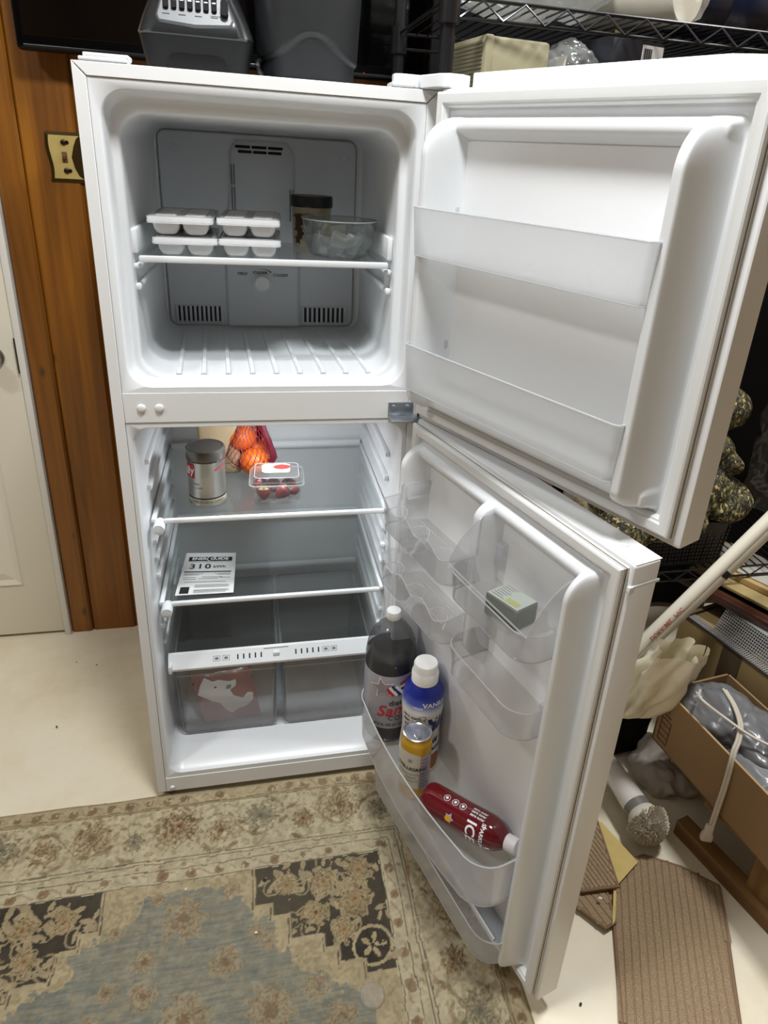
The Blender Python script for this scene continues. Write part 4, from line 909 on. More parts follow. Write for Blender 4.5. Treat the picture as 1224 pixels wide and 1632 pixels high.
patch([(.36 + .022 * math.cos(t), .73 + .022 * math.sin(t)) for t in [k * math.pi / 6 for k in range(12)]], lambda x, y: pm(x, y) + nrm * .0185, 'dark_spot', INK, pk, world=True)
patch([(.52, .66), (.60, .66), (.63, .74), (.55, .74)], lambda x, y: pm(x, y) + nrm * .0185, 'grey_spot', GREYINK, pk, world=True)
part(B().box(.27, .33, .08, .16, .984, .992, .003), 'lamp_cover', mat('lamp_cover_plastic', (235, 238, 242), .3), FR)
# ---- freezer contents
ZF = 1.3190
TRAY = mat('tray_white', (226, 228, 230), .35); LIDM = clear('tray_lid', (.95, .95, .96), .42, .12, (.9, .9, .92))
def ice_tray(x, y, z, rz, label):
    t = thing('ice_tray', label, 'ice tray', T(x, y, z) @ RZ(rz), 'lidded ice trays in the freezer')
    hx, hy = .058, .098
    b = B(); b.loft([[Vector((a, c, zz)) for a, c in rrect(-X_, X_, -Y_, Y_, .008, 4)] for X_, Y_, zz in ((hx - .004, hy - .004, .022), (hx - .002, hy - .002, .024), (hx - .002, hy - .002, .028))]).build('tray_rim', TRAY, t)
    for i in range(2):
        for j in range(4):
            cx, cy = -.0265 + .053 * i, -.069 + .046 * j
            b = B(); b.loft([[Vector((cx + a, cy + c, zz)) for a, c in rrect(-X_, X_, -Y_, Y_, min(X_, Y_) * .6, 4)] for X_, Y_, zz in ((.013, .011, .0), (.018, .016, .0025), (.0225, .0195, .010), (.025, .0215, .023))]).build('cup', TRAY, t, smooth=70)
    b = B(); b.loft([[Vector((a, c, zz)) for a, c in rrect(-X_, X_, -Y_, Y_, .008, 4)] for X_, Y_, zz in ((hx + .002, hy + .002, .024), (hx, hy, .031), (hx - .006, hy - .006, .0345), (hx - .010, hy - .010, .0335))], True, (False, True)).build('lid', LIDM, t, smooth=40)
    b = B()
    for i in range(2):
        for j in range(9): b.box(-.045 + .053 * i, -.009 + .053 * i, -.075 + .018 * j, -.072 + .018 * j, .0330, .0340)
    b.build('lid_ribs', TRAY, t, smooth=0)
    rim = [Vector((a, c, .0275)) for a, c in rrect(-hx - .001, hx + .001, -hy - .001, hy + .001, .008, 4)]
    B().loft([[v + Vector((0, 0, d)) for v in rim] for d in (-.0065, .0055)], True, (False, False)).build('lid_skirt', mat('lid_white', (236, 238, 240), .3), t)
    return t
ice_tray(.146, .176, ZF, R_(1), 'white ice tray with clear lid, lower of the left stack')
ice_tray(.143, .170, ZF + .0375, R_(-1), 'white ice tray with clear lid, upper of the left stack')
ice_tray(.270, .182, ZF, R_(-2), 'white ice tray with clear lid, lower of the right stack')
ice_tray(.270, .178, ZF + .0375, R_(-3), 'white ice tray with clear lid, upper of the right stack')
# jar
p = Vector((.402, .290, ZF)); a0 = face_ang(p); jr = thing('ice_cream_tub', 'round printed tub with black lid behind the glass bowl', 'tub', T(*p))
JM = mat('printed_tub', (150, 140, 118), .35, var=.5, vscale=38)
B().lathe([(.040, 0), (.041, .002), (.0435, .085), (.0435, .090)], 40).build('tub', JM, jr)
B().lathe([(.0455, .084), (.0465, .086), (.0465, .104), (.0445, .107), (.030, .107)], 40).build('lid', BLACKP, jr)
for k in range(5): patch([(x * (.8 + .1 * k), y) for x, y in star(.014, .007, k)], cylmap(.0425, a0 - .75 + .16 * (k % 2), .018 + .012 * k), 'label_picture', mat('choc_print', (62, 34, 24), .5), jr)
text('lettering', 'cookies', .012, mat('dark_brown_print', (60, 40, 26)), jr, cylmap(.0435, a0 - .3, .070), bold=.02, shear=.2)
# glass bowl with ice
p = Vector((.449, .160, ZF)); bw = thing('glass_bowl', 'round glass bowl holding ice cubes on the freezer shelf', 'bowl', T(*p))
B().lathe([(.0005, .001), (.055, .0), (.062, .004), (.069, .018), (.0735, .045), (.0765, .069), (.078, .071), (.0765, .0725), (.0745, .070), (.0715, .045), (.067, .020), (.060, .0075), (.053, .005), (.0005, .005)], 56, cap=(False, False)).build('bowl', BOWLG, bw)
b = B(); b.tube([Vector((.0770 * math.cos(t), .0770 * math.sin(t), .0715)) for t in [k * math.pi / 24 for k in range(49)]], .0013, 6); b.build('rim', clear('bowl_rim', (.8, .85, .84), .4, .03), bw)
ICE = clear('ice', (.9, .91, .91), .38, .2, (.80, .82, .82))
lab = ['upright ice cube nearest the front of the glass bowl', 'ice cube right of the front one in the glass bowl', 'ice cube at the left of the glass bowl', 'ice cube lying at the back left of the glass bowl', 'ice cube at the far right of the glass bowl', 'ice cube lying at the back middle of the glass bowl', 'ice cube on top at the right of the glass bowl']
for k, (x, y, z, ro) in enumerate(((-.008, -.040, .028, (.3, .35, .1)), (.022, -.036, .026, (.3, .2, .9)), (-.040, -.012, .022, (.1, .2, .6)), (-.030, .030, .022, (.2, .1, .2)), (.044, -.005, .024, (.3, .5, .4)), (.008, .018, .022, (.0, .3, .8)), (.034, .012, .046, (.4, .1, .2)))):
    b = B(); b.loft([[Vector((a, c, zz)) for a, c in rrect(-X_, X_, -X_ * .62, X_ * .62, .007, 4)] for X_, zz in ((.013, -.019), (.016, -.0165), (.0185, .014), (.017, .019), (.014, .0185), (.012, .012))])
    tag(b.build('ice_cube', ICE, M=T(*p) @ T(x, y, z) @ Euler(ro).to_matrix().to_4x4(), smooth=50), lab[k], 'ice cube', 'ice cubes in the glass bowl')

# ================================================================== ON TOP OF THE FRIDGE
bl = thing('blender_base', 'dark grey blender motor base with silver button panel on the fridge', 'blender', T(.185, .215, H))
GP = mat('grey_gloss_plastic', (34, 36, 38), .22, coat=.3)
def bring(x, yf, yb, z, r=.03): return [Vector((a, c, z)) for a, c in rrect(-x, x, -yf, yb, r, 6)]
B().loft([bring(.096, .088, .088, .060), bring(.0985, .09, .09, .0625), bring(.100, .091, .09, .066), bring(.092, .082, .085, .090), bring(.078, .066, .075, .125), bring(.066, .056, .066, .150), bring(.060, .052, .06, .185), bring(.055, .05, .055, .20)]).build('housing', GP, bl, smooth=40)
SKM = mat('grey_matte_plastic', (20, 21, 22), .6, spec=.3)
B().loft([bring(.088, .080, .08, .0), bring(.090, .083, .083, .020), bring(.0965, .0885, .088, .055), bring(.0985, .09, .09, .064)]).build('skirt', SKM, bl, smooth=40)
b = B(); arch = [(-.050, .0), (-.050, .022), (-.044, .031), (-.034, .034), (.034, .034), (.044, .031), (.050, .022), (.050, .0)]
b.loft([[Vector((x, y - (.0 if z > .01 else -.002), z)) for x, z in arch] for y in (-.06, -.0875)]); b.build('arch_shade_block', BLACKP, bl)  # black block proud of the skirt stands in for the shaded arch opening
n_ = Vector((0, -.95, .45)).normalized(); eu = Vector((0, .40, .917)); 
fpan = lambda x, y, h=.0: Vector((x, -.0795, .094)) + eu * y * 1.0 + Vector((0, -.917, .40)) * h
b = B(); poly = [(-.066, -.004), (-.062, -.016), (0, -.021), (.062, -.016), (.066, -.004), (.048, .062), (-.048, .062)]
b.loft([[fpan(x, y, h) for x, y in poly] for h in (-.012, .004)]); b.build('control_panel', mat('silver_panel', (96, 98, 100), .45, .3), bl, bevel=.004)
for k in range(7):
    x = -.048 + .0135 * k
    b = B(); b.loft([[fpan(x + a, .022 + c, h) for a, c in rrect(-.0045, .0045, -.016, .016, .003, 3)] for h in (.003, .009)]); b.build('button', mat('matte_black_button', (10, 10, 10), .7, spec=.2), bl, bevel=.001)
    b = B(); b.loft([[fpan(x + a, .020 + c, h) for a, c in rct(-.003, .003, -.001, .001)] for h in (.0088, .0096)]); b.build('button_mark', WINK, bl)
    patch(rct(x - .004, x + .004, .040, .0425), lambda u, v: fpan(u, v, .0044), 'lettering', INK, bl)
    if k % 2 == 0: patch(rct(x - .006, x + .006, -.003, -.0015), lambda u, v: fpan(u, v, .0044), 'lettering', INK, bl)
patch(rct(.026, .044, .0, .001), lambda u, v: fpan(u, v, .0044), 'lettering', INK, bl)
b = B(); b.loft([[fpan(.0505 + a, .012 + c, h) for a, c in rrect(-.0065, .0065, -.014, .014, .0062, 5)] for h in (.003, .012, .014)]); b.build('dial', mat('matte_black_button', (10, 10, 10)), bl)
b = B(); b.loft([[fpan(.049 + a, .036 + c, h) for a, c in rrect(-.0045, .0045, -.004, .004, .001, 2)] for h in (.003, .007)]); b.build('blue_button', mat('blue_button', (60, 130, 220), .4), bl)
vs_ = thing('blending_jar', 'dark grey round appliance tub right of the blender base on the fridge', 'container', T(.388, .225, H))
MG = mat('dark_grey_satin', (28, 30, 32), .45)
b = B(); n = 64
def vr(z, k):
    a = 2 * math.pi * k / n; fr_ = math.cos(a + math.pi / 2 + .1)
    arch = .048 + .040 * math.exp(-((a - R_(272)) / .55) ** 2) - .004
    rb_, rt_ = .0905, .0965 + .05 * (z - .06)
    return rb_ + (rt_ - rb_) * sst(arch - .004, arch + .005, z)
zs = [0, .004, .02, .035] + [.040 + .002 * k for k in range(28)] + [.10, .13, .2, .28, .30]
b.loft([[Vector((vr(z, k) * math.cos(2 * math.pi * k / n), vr(z, k) * math.sin(2 * math.pi * k / n), z)) for k in range(n)] for z in zs]); b.build('tub', MG, vs_, smooth=60)
B().lathe([(.088, -.0005), (.0945, .0), (.0945, .012), (.0935, .013)], 48).build('base_ring', BLACKP, vs_)
b = B(); b.tube([(.285, .25, H + .006), (.30, .16, H + .012), (.293, .14, H + .02), (.29, .15, H + .035), (.295, .2, H + .03)], .004, 8, 6)
tag(b.build('appliance_cord', BLACKP), 'black cord between the blender base and the grey tub', 'cord')
# television behind
tv = thing('television', 'black flat television mounted behind the top of the fridge', 'television', T(.245, .66, 1.69))
B().box(-.487, .487, -.02, .02, 0, .56, .010, 3).build('casing', mat('tv_gloss_black', (5, 5, 6), .25, spec=.15), tv)
B().box(-.468, .468, -.0212, -.019, .030, .545, .001).build('screen', mat('tv_screen', (3, 3, 4), .10), tv)
B().box(-.2, .2, .018, .064, .1, .45).build('mount', BLACKP, tv)
B().box(-.470, .470, -.024, -.019, .006, .012, .001).build('lower_bezel', mat('tv_bezel', (24, 24, 26), .3), tv)
B().lathe([(.0016, 0), (.0012, .001)], 10, (.317, -.0235, .013), ax).build('standby_light', mat('red_lamp', (220, 20, 24), .4), tv)

# ================================================================== SHELVING AT THE RIGHT
su = thing('shelving_unit', 'black wire shelving unit with clutter right of the fridge', 'shelving', T(1.2, .28, 0))
BK = mat('black_epoxy_wire', (20, 20, 22), .3)
X0, X1, Y0, Y1 = .622, 1.86, .055, .50
for x in (X0, X1):
    for y in (Y0, Y1):
        po = B().cyl((x, y, 0), (x, y, 2.1), .0135, 16).build('post', BK, su, world=True)
        B().lathe([(.019, 1.735), (.019, 1.79)], 16, (x, y, 0)).build('collar', BK, po, world=True)
for zs_ in (1.762, 1.525, .52):
    sf = B()
    for y in (Y0, Y1):
        sf.tube([(X0, y, zs_ + .014), (X1, y, zs_ + .014)], .0032, 6); sf.tube([(X0, y, zs_ - .016), (X1, y, zs_ - .016)], .0032, 6)
    for x in (X0, X1): sf.tube([(x, Y0, zs_ + .014), (x, Y1, zs_ + .014)], .0032, 6)
    sf = sf.build('shelf_frame', BK, su, world=True)
    zz = B(); nzz = 30; pts = []
    for k in range(nzz + 1): pts.append((X0 + .02 + (X1 - X0 - .04) * k / nzz, Y0 - .002, zs_ + (.013 if k % 2 else -.015)))
    zz.tube(pts, .0022, 5); zz.build('truss_wire', mat('wire_glossy', (60, 62, 66), .2, .6), sf, world=True)
    b = B()
    for k in range(48): x = X0 + .015 + (X1 - X0 - .03) * k / 47; b.tube([(x, Y0, zs_ + .016), (x, Y1, zs_ + .016)], .0018, 4)
    tag(b.build('deck_wires', BK, sf, world=True), kind='stuff')
ZS, ZM, ZLo = 1.782, 1.545, .540
# on the middle shelf
sk = thing('speaker_box', 'beige desktop speaker with ribbed side on the wire shelf', 'speaker', T(.752, .155, ZM) @ RZ(R_(8)))
BEIGE = mat('aged_beige_plastic', (146, 140, 112), .55)
B().box(-.062, .072, -.075, .075, 0, .183, .006).build('casing', BEIGE, sk)
for k in range(24): B().box(-.0665, -.06, -.066, .066, .012 + .0069 * k, .0165 + .0069 * k, .001).build('rib', mat('beige_rib', (112, 106, 84), .6), sk)
B().box(-.064, -.046, -.0765, .0765, -.0005, .1845, .004).build('seam_frame', BEIGE, sk)
b = B(); b.ball((0, 0, .085), (.066, .07, .085), sub=4); crumple(b, .012, 26, 5)
for k in range(90):
    an, el = random.random() * 6.28, random.random() * 3.1 - .3
    b.ball((.064 * math.cos(an) * math.cos(el), .068 * math.sin(an) * math.cos(el), .085 + .083 * math.sin(el)), .009, sub=1)
bb_ = B().box(-.06, .06, -.06, .06, 0, .11, .02); crumple(bb_, .006, 20, 3)
tag(merged(b, .0045, 'bubble_wrap', clear('bubble_film', (.80, .82, .82), .42, .12, (.55, .56, .55), 2.0), M=T(.905, .165, ZM + .026), amp=.006, scale=48, seed=3, smooth=35), 'crumpled bubble wrap beside the beige speaker on the wire shelf', 'wrap')
tag(B().box(-.002, .002, -.06, .06, 0, .165).build('paper_sheet', mat('white_paper', (196, 194, 188), .7), M=T(.846, .14, ZM) @ RY(R_(6))), 'white paper standing between speaker and bubble wrap', 'paper')
bx = thing('carton', 'black carton with white barcode label on the wire shelf', 'box', T(1.02, .17, ZM) @ RZ(R_(14)))
B().box(-.066, .066, -.05, .05, 0, .208, .002).build('carton_body', mat('black_card', (24, 26, 34), .55), bx)
b = B(); b.loft([[Vector((x, y, z)) for x, y in ((-.066, -.05), (-.066, -.048), (.02, .0), (.02, -.002))] for z in (.206, .218)]); b.build('flap', mat('olive_card', (96, 90, 50), .6), bx)
f1 = flat((.036, -.0505, .165), (1, 0, 0), (0, 0, 1))
patch(rct(-.028, .028, -.05, .036), f1, 'label', mat('label_paper', (206, 206, 204), .6), bx)
for k in range(12): patch(rct(-.024 + .0018 * k, -.0232 + .0018 * k + .0006 * (k % 3), -.01, .03), lambda x, y: f1(x, y) + Vector((0, -.0004, 0)), 'barcode_line', INK, bx)
text('lettering', 'ohm', .024, INK, bx, lambda x, y: f1(.015 - y, x - .004) + Vector((0, -.0004, 0)), bold=.02)
for z in (-.018, -.026, -.034): patch(rct(-.022, .02, z, z + .004), lambda x, y: f1(x, y) + Vector((0, -.0004, 0)), 'print_line', GREYINK, bx)
b = B(); b.ball((0, 0, .09), (.05, .05, .09), sub=3); crumple(b, .012, 25, 12)
tag(b.build('plastic_scrap', clear('dark_film', (.25, .26, .28), .12, .12, (.2, .2, .2)), M=T(1.20, .19, ZM), smooth=180), 'dark clear plastic scrap at the right end of the wire shelf', 'wrap')
# on the upper shelf
b = B(); b.ball((0, 0, .05), (.16, .12, .055), sub=4); b.ball((.10, 0, .055), (.08, .10, .05), sub=3)
tag(merged(b, .008, 'plastic_bag', clear('milky_bag', (.75, .76, .76), .5, .15, (.62, .62, .6)), M=T(.805, .20, ZS), amp=.010, scale=16, seed=4), 'clear milky plastic bag on the top wire shelf at left', 'bag')
rl = thing('towel_roll', 'white roll wrapped in clear film on the top wire shelf', 'roll', T(1.055, .20, ZS + .056) @ RZ(R_(-62)) )
B().lathe([(.018, -.11), (.054, -.11), (.055, -.108), (.055, .108), (.054, .11), (.018, .11)], 40, (0, 0, 0), RY(R_(90))).build('roll', mat('cream_paper_roll', (206, 200, 182), .8), rl)
b = B(); b.lathe([(.058, -.112), (.058, .06), (.06, .09), (.05, .125), (.02, .13)], 40, (0, 0, 0), RY(R_(90)), cap=(False, False)); crumple(b, .004, 40, 6); b.build('film', clear('clear_film', (.93, .93, .93), .15, .08, (.8, .8, .8), 1.6), rl)
jg = thing('water_jug', 'dark blue plastic jug lying on the top wire shelf at right', 'jug', T(1.27, .22, ZS + .066))
B().lathe([(.03, -.13), (.06, -.128), (.066, -.115), (.066, -.04), (.060, -.03), (.060, -.02), (.066, -.01), (.066, .06), (.060, .07), (.060, .08), (.066, .09), (.066, .125), (.05, .15), (.02, .17), (.02, .19)], 40, (0, 0, 0), RY(R_(90))).build('jug', mat('navy_plastic', (16, 24, 44), .25), jg)
b = B(); b.tube([(-.06, -.055, .045), (-.03, -.075, .06), (.03, -.075, .06), (.07, -.055, .045)], .007, 8, 5); b.build('handle', mat('navy_handle', (30, 42, 70), .25), jg)
# added black backdrop sheet darkens the back of the unit; one sack beside it
SACK = mat('black_sack', (7, 7, 8), .7, bump=.5, bscale=14, spec=.12)
sh_ = B(); sh_.grid(lambda s, t: Vector((.715 + 1.5 * s, .56 + .012 * math.sin(s * 40) + .01 * noise.noise(Vector((s * 8, t * 8, 3))), .03 + 2.2 * t)), 90, 40); sh_.grid(lambda s, t: Vector((.715 + 1.5 * s, .572 + .012 * math.sin(s * 40), .03 + 2.2 * t)), 90, 4)
tag(sh_.build('black_backdrop', SACK, smooth=180), 'added black backdrop sheet hanging down behind the wire shelving', 'sheet')
for k, (x, z, sx_, sz_, lb) in enumerate(((1.66, ZLo, .17, .36, 'black sack in the right corner of the shelving'),)):
    b = B().box(-sx_, sx_, -.07, .07, .0, sz_ * 2, .04, 3); bmesh.ops.subdivide_edges(b.bm, edges=b.bm.edges[:], cuts=4, use_grid_fill=True); crumple(b, .010, 9, k)
    tag(b.build('black_sack', SACK, M=T(x, .40, z + .02), smooth=180), lb, 'sack')
# lower shelf: cream tub, cartons, printed bag, camouflage bag on a basket
tag(B().box(-.105, .075, -.13, .13, 0, .355, .004).box(-.110, .080, -.135, .135, .338, .362, .004).build('storage_box', mat('cream_card', (206, 196, 170), .6), M=T(.832, .245, ZLo)), 'cream storage box glimpsed between the two fridge doors', 'box')
tag(B().box(-.04, .04, -.11, .11, 0, .285, .003).box(-.041, .041, -.02, .02, .284, .2855).build('carton', mat('brown_carton', (92, 66, 40), .75), M=T(.965, .245, ZLo)), 'dark brown carton right of the cream storage box', 'box')
pt_ = thing('printed_bag', 'cream printed paper bag right of the brown carton', 'bag', T(1.125, .19, ZLo))
b = B().box(-.035, .045, -.05, .05, 0, .205, .006); bmesh.ops.subdivide_edges(b.bm, edges=b.bm.edges[:], cuts=3, use_grid_fill=True); crumple(b, .003, 30, 4)
m, N, L, bb = nt('printed_paper'); tc = N.new('ShaderNodeTexCoord'); n1 = N.new('ShaderNodeTexNoise'); n1.inputs['Scale'].default_value = 26; n1.inputs['Detail'].default_value = 4; L.new(tc.outputs['Object'], n1.inputs['Vector'])
rp2 = ramp(N, [(.35, (92, 84, 60)), (.47, (190, 176, 140)), (.58, (206, 198, 176)), (.70, (196, 156, 60))]); L.new(n1.outputs['Fac'], rp2.inputs[0]); L.new(rp2.outputs[0], bb.inputs['Base Color'])
b.build('bag', m, pt_)
B().box(.046, .058, -.05, .05, 0, .21, .002).build('bag_edge', mat('white_card', (214, 212, 206), .6), pt_)
tag(B().cyl((0, 0, 0), (0, 0, .235), .014, 16).build('grey_tube', mat('grey_tube', (130, 126, 116), .5), M=T(1.055, .14, ZLo)), 'grey tube standing left of the printed bag', 'tube')
# basket
bk = thing('basket', 'black woven plastic basket under the camouflage bag', 'basket', T(1.39, .165, ZLo - .0))
BW = mat('black_basket', (34, 34, 34), .45)
b = B()
for r_ in range(10):
    z = .010 + .0115 * r_; X_, Y_ = .105 + .0012 * r_, .095
    for k in range(22):
        x = -X_ + 2 * X_ * k / 21; b.box(x - .0036, x + .0036, -Y_ - .003 + .001 * (k % 2), -Y_ + .001, z, z + .0085)
    for k in range(16):
        y = -Y_ + 2 * Y_ * k / 15
        for s_ in (-1, 1): b.box(s_ * X_ - .002, s_ * X_ + .002, y - .004, y + .004, z, z + .0085)
tag(b.build('weave', BW, bk, smooth=0), kind='stuff')
B().loft([[Vector((x, y, z)) for x, y in rrect(-X_, X_, -Y_, Y_, .01, 3)] for X_, Y_, z in ((.102, .092, 0), (.102, .092, .004), (.116, .099, .124), (.119, .102, .128), (.119, .102, .134), (.112, .095, .134), (.098, .088, .006))]).build('frame', mat('basket_black', (20, 20, 21), .5), bk)
def camo():
    m, N, L, b = nt('camouflage_cloth'); tc = N.new('ShaderNodeTexCoord')
    v = N.new('ShaderNodeTexVoronoi'); v.inputs['Scale'].default_value = 190; mp = N.new('ShaderNodeMapping'); mp.inputs['Scale'].default_value = (1, 1, .6); mp.inputs['Rotation'].default_value = (.3, .5, .2); L.new(tc.outputs['Object'], mp.inputs[0]); 
    n = N.new('ShaderNodeTexNoise'); n.inputs['Scale'].default_value = 40; L.new(tc.outputs['Object'], n.inputs['Vector'])
    ad = N.new('ShaderNodeVectorMath'); ad.operation = 'MULTIPLY_ADD'; ad.inputs[1].default_value = (.02, .02, .02); L.new(n.outputs['Color'], ad.inputs[0]); L.new(mp.outputs[0], ad.inputs[2]); L.new(ad.outputs[0], v.inputs['Vector'])
    sp = N.new('ShaderNodeSeparateColor'); L.new(v.outputs['Color'], sp.inputs[0])
    r = ramp(N, [(0, (26, 24, 18)), (.34, (54, 50, 34)), (.54, (88, 82, 52)), (.70, (126, 114, 70)), (.80, (176, 160, 96)), (.88, (70, 68, 44))]); r.color_ramp.interpolation = 'CONSTANT'; L.new(sp.outputs[0], r.inputs[0]); L.new(r.outputs[0], b.inputs['Base Color']); b.inputs['Roughness'].default_value = .85
    return m
b = B(); b.ball((0, 0, .09), (.16, .10, .085)); b.ball((-.17, .02, .07), (.10, .09, .055)); b.ball((-.165, -.050, -.005), (.10, .06, .062)); b.ball((-.05, -.08, .02), (.10, .05, .05)); b.ball((.12, .0, .05), (.10, .10, .06)); b.ball((.07, .02, .20), (.085, .075, .045), (0, .35, 0)); b.ball((.11, -.02, .17), (.055, .04, .03), (0, .5, 0)); b.ball((.10, .04, .30), (.085, .07, .055), (0, .2, 0)); b.ball((.05, .04, .24), (.05, .05, .06))
tag(merged(b, .007, 'camouflage_bag', camo(), M=T(1.375, .145, ZLo + .118), amp=.008, scale=18, seed=9), 'lumpy camouflage cloth bag piled on the black basket', 'bag')
b = B(); b.grid(lambda s, t: Vector((.14 * (s - .5) * 2 + .02 * noise.noise(Vector((s * 5, t * 5, 2))), .03 * noise.noise(Vector((s * 7, t * 9, 5))) + .02 * math.sin(s * 9), .46 * t)), 30, 50)
tag(b.build('film_sheet', clear('grey_film', (.55, .56, .57), .06, .10, (.3, .3, .3), 1.6), M=T(1.68, .10, .68), smooth=180), 'clear plastic film hanging right of the camouflage bag', 'film')

# ================================================================== RIGHT-HAND RACK AND CLUTTER
ang = math.atan2(-.967, .256) + math.pi / 2          # rack frame: s runs toward the viewer, o away to the right
def RM(s, o, z): return Vector((1.265 + s * .256 + o * .967, -.318 - s * .967 + o * .256, z))
MR = Matrix(((.967, -.256, 0, 1.265), (.256, .967, 0, -.318), (0, 0, 1, 0), (0, 0, 0, 1)))   # local x = o, local y = -s
LUM = wood('rough_lumber', [(96, 66, 32), (128, 94, 52), (150, 116, 70)], 1, .7, False, 0)
rk = thing('lumber_rack', 'low rack of rough lumber carrying the cartons at right', 'rack', MR)
B().box(0, .038, -.75, .015, 0, .045, .002).build('rail', LUM, rk)
B().box(.34, .378, -.75, .16, 0, .045, .002).build('rail', LUM, rk)
LUMZ = wood('rough_lumber_post', [(96, 66, 32), (128, 94, 52), (150, 116, 70)], 2, .7, False, 0)
for x, ys in ((.012, (-.245, -.72)), (.34, (-.245, .08))):
    for y in ys: B().box(x, x + .038 + .02, y, y + .07, .045, .145, .002).build('post', LUMZ, rk)
for y in (.08, -.10, -.28, -.46, -.64): B().box(.01 if y < 0 else .26, .60, y - .07, y + .07, .145, .163, .002).build('slat', LUM, rk)
CARD = mat('brown_cardboard', (146, 116, 80), .8, var=.06, vscale=8)
CARD2 = mat('cardboard_edge', (186, 158, 116), .8)
# open carton in front
M1 = T(1.255, -.150, .164) @ RZ(R_(7.8))
b1 = thing('open_carton', 'long open cardboard carton holding grey plastic bags at right', 'box', M1)
Lx, Ly, Hh, th = .205, .62, .163, .005
for nm, bxx in (('side', (0, th, -Ly, 0)), ('side', (Lx - th, Lx, -Ly, 0)), ('side', (0, Lx, -th, 0)), ('side', (0, Lx, -Ly, -Ly + th))): B().box(*bxx, 0, Hh, 0).build(nm, CARD, b1)
B().box(0, Lx, -Ly, 0, -.0005, .004).build('base', CARD, b1)
B().box(-.0003, th + .0003, -Ly, 0, Hh - .0006, Hh + .0008).build('raw_edge', CARD2, b1)
fbx = flat((-.0005, 0, 0), (0, -1, 0), (0, 0, 1))
DB = mat('box_print', (66, 52, 36), .8)
patch(rct(.034, .036, .11, .155), fbx, 'print_arrow', DB, b1); patch([(.028, .145), (.042, .145), (.035, .160)], fbx, 'print_arrow', DB, b1); patch(rct(.024, .046, .100, .103), fbx, 'print_arrow', DB, b1)
for z in (.018, .036, .054, .072, .088): patch(rct(.016, .050, z, z + .002), fbx, 'print_frame', DB, b1)
for s_ in (.016, .048): patch(rct(s_, s_ + .002, .018, .090), fbx, 'print_frame', DB, b1)
def bagm(name, tint, mk): 
    m_ = mat(name, tint, .3, var=.12, vscale=12, coat=.2); return m_
GB = mat('grey_bag_film', (112, 113, 116), .28, var=.2, vscale=14, coat=.3)
def ridged(o, amp, sc, seed):
    me = o.data; off = Vector((seed * 5.1, seed, seed * 2.3))
    for v, nrm_ in [(v, v.normal.copy()) for v in me.vertices]:
        p = v.co * sc + off; q = Vector((p.x, p.y * .5, p.z)); d = (1 - 2.2 * abs(noise.noise(q))) + .5 * (1 - 2.2 * abs(noise.noise(q * 2.1)))
        v.co += nrm_ * d * amp
    me.update(); return o
b = B(); b.ball((.095, -.10, .13), (.085, .09, .07)); b.ball((.12, -.20, .135), (.075, .13, .055)); b.ball((.045, -.05, .16), (.03, .04, .03))
tag(ridged(merged(b, .005, 'grey_plastic_bag', GB, M=M1), .008, 22, 2), 'shiny grey plastic bag at the far end of the open carton', 'bag')
b = B(); b.ball((.056, -.27, .10), (.046, .10, .05)); b.ball((.11, -.335, .085), (.07, .06, .05))
tag(ridged(merged(b, .005, 'grey_plastic_bag', mat('light_grey_film', (142, 144, 148), .26, var=.2, vscale=14, coat=.4), M=M1), .008, 26, 8), 'pale grey plastic bag along the front edge of the open carton', 'bag')
b = B(); b.ball((.10, -.49, .09), (.085, .115, .055))
tag(ridged(merged(b, .005, 'blue_plastic_bag', mat('blue_film', (40, 66, 136), .22, coat=.4), M=M1), .006, 20, 3), 'blue plastic bag at the near end of the open carton', 'bag')
# taped carton behind
M2 = Matrix.Translation(RM(-.335, .262, .1635)) @ RZ(math.atan2(.256, .967))
b2 = thing('taped_carton', 'closed cardboard carton with dark brown tape behind the open carton', 'box', M2)
B().box(0, .34, -.62, 0, 0, .213, .002).build('carton_body', mat('cardboard_olive', (134, 112, 72), .8, var=.05, vscale=6), b2)
TP = mat('brown_tape', (74, 58, 42), .35)
B().box(-.0012, .002, -.205, -.145, .06, .2136, .0003).box(-.001, .34, -.205, -.145, .2115, .2140, .0003).build('tape', TP, b2)
# perforated metal tray on the carton
gr = thing('wire_tray', 'silver perforated metal tray lying on the taped carton', 'tray', Matrix.Translation(RM(-.315, .258, .3780)) @ RZ(math.atan2(.256, .967)))
ST = mat('tray_steel', (186, 186, 184), .35, .55)
b = B(); b.tube([(0, .0, .003), (0, -.62, .003), (.26, -.62, .003), (.26, 0, .003), (0, 0, .003)], .003, 6).build('rim', mat('tray_rim', (90, 90, 90), .3, .9), gr)
b = B()
def shp(o): return (o, .003) if o < .035 else ((o, .003 + (o - .035) * 1.1) if o < .07 else (o, .0415))
nrow, ncol = 12, 84
for i in range(nrow):
    o = .004 + i * .008; x_, z_ = (o, .003) if o < .03 else (.03 + (o - .03) * .45, .003 + (o - .03) * .8)
    b.tube([(x_, -.07 if o > .03 else -.004, z_), (x_, -.62, z_)], .0014, 4)
for j in range(ncol):
    y = -.07 - .0066 * j; b.tube([(.003, y, .003), (.03, y, .003), (.062, y, .059)], .0014, 4)
for j in range(10): b.tube([(.003, -.006 - .0065 * j, .003), (.03, -.006 - .0065 * j, .003)], .0012, 4)
tag(b.build('mesh', ST, gr), kind='stuff')
B().box(.062, .26, -.62, -.07, .054, .059, .002).build('tray_top', ST, gr)
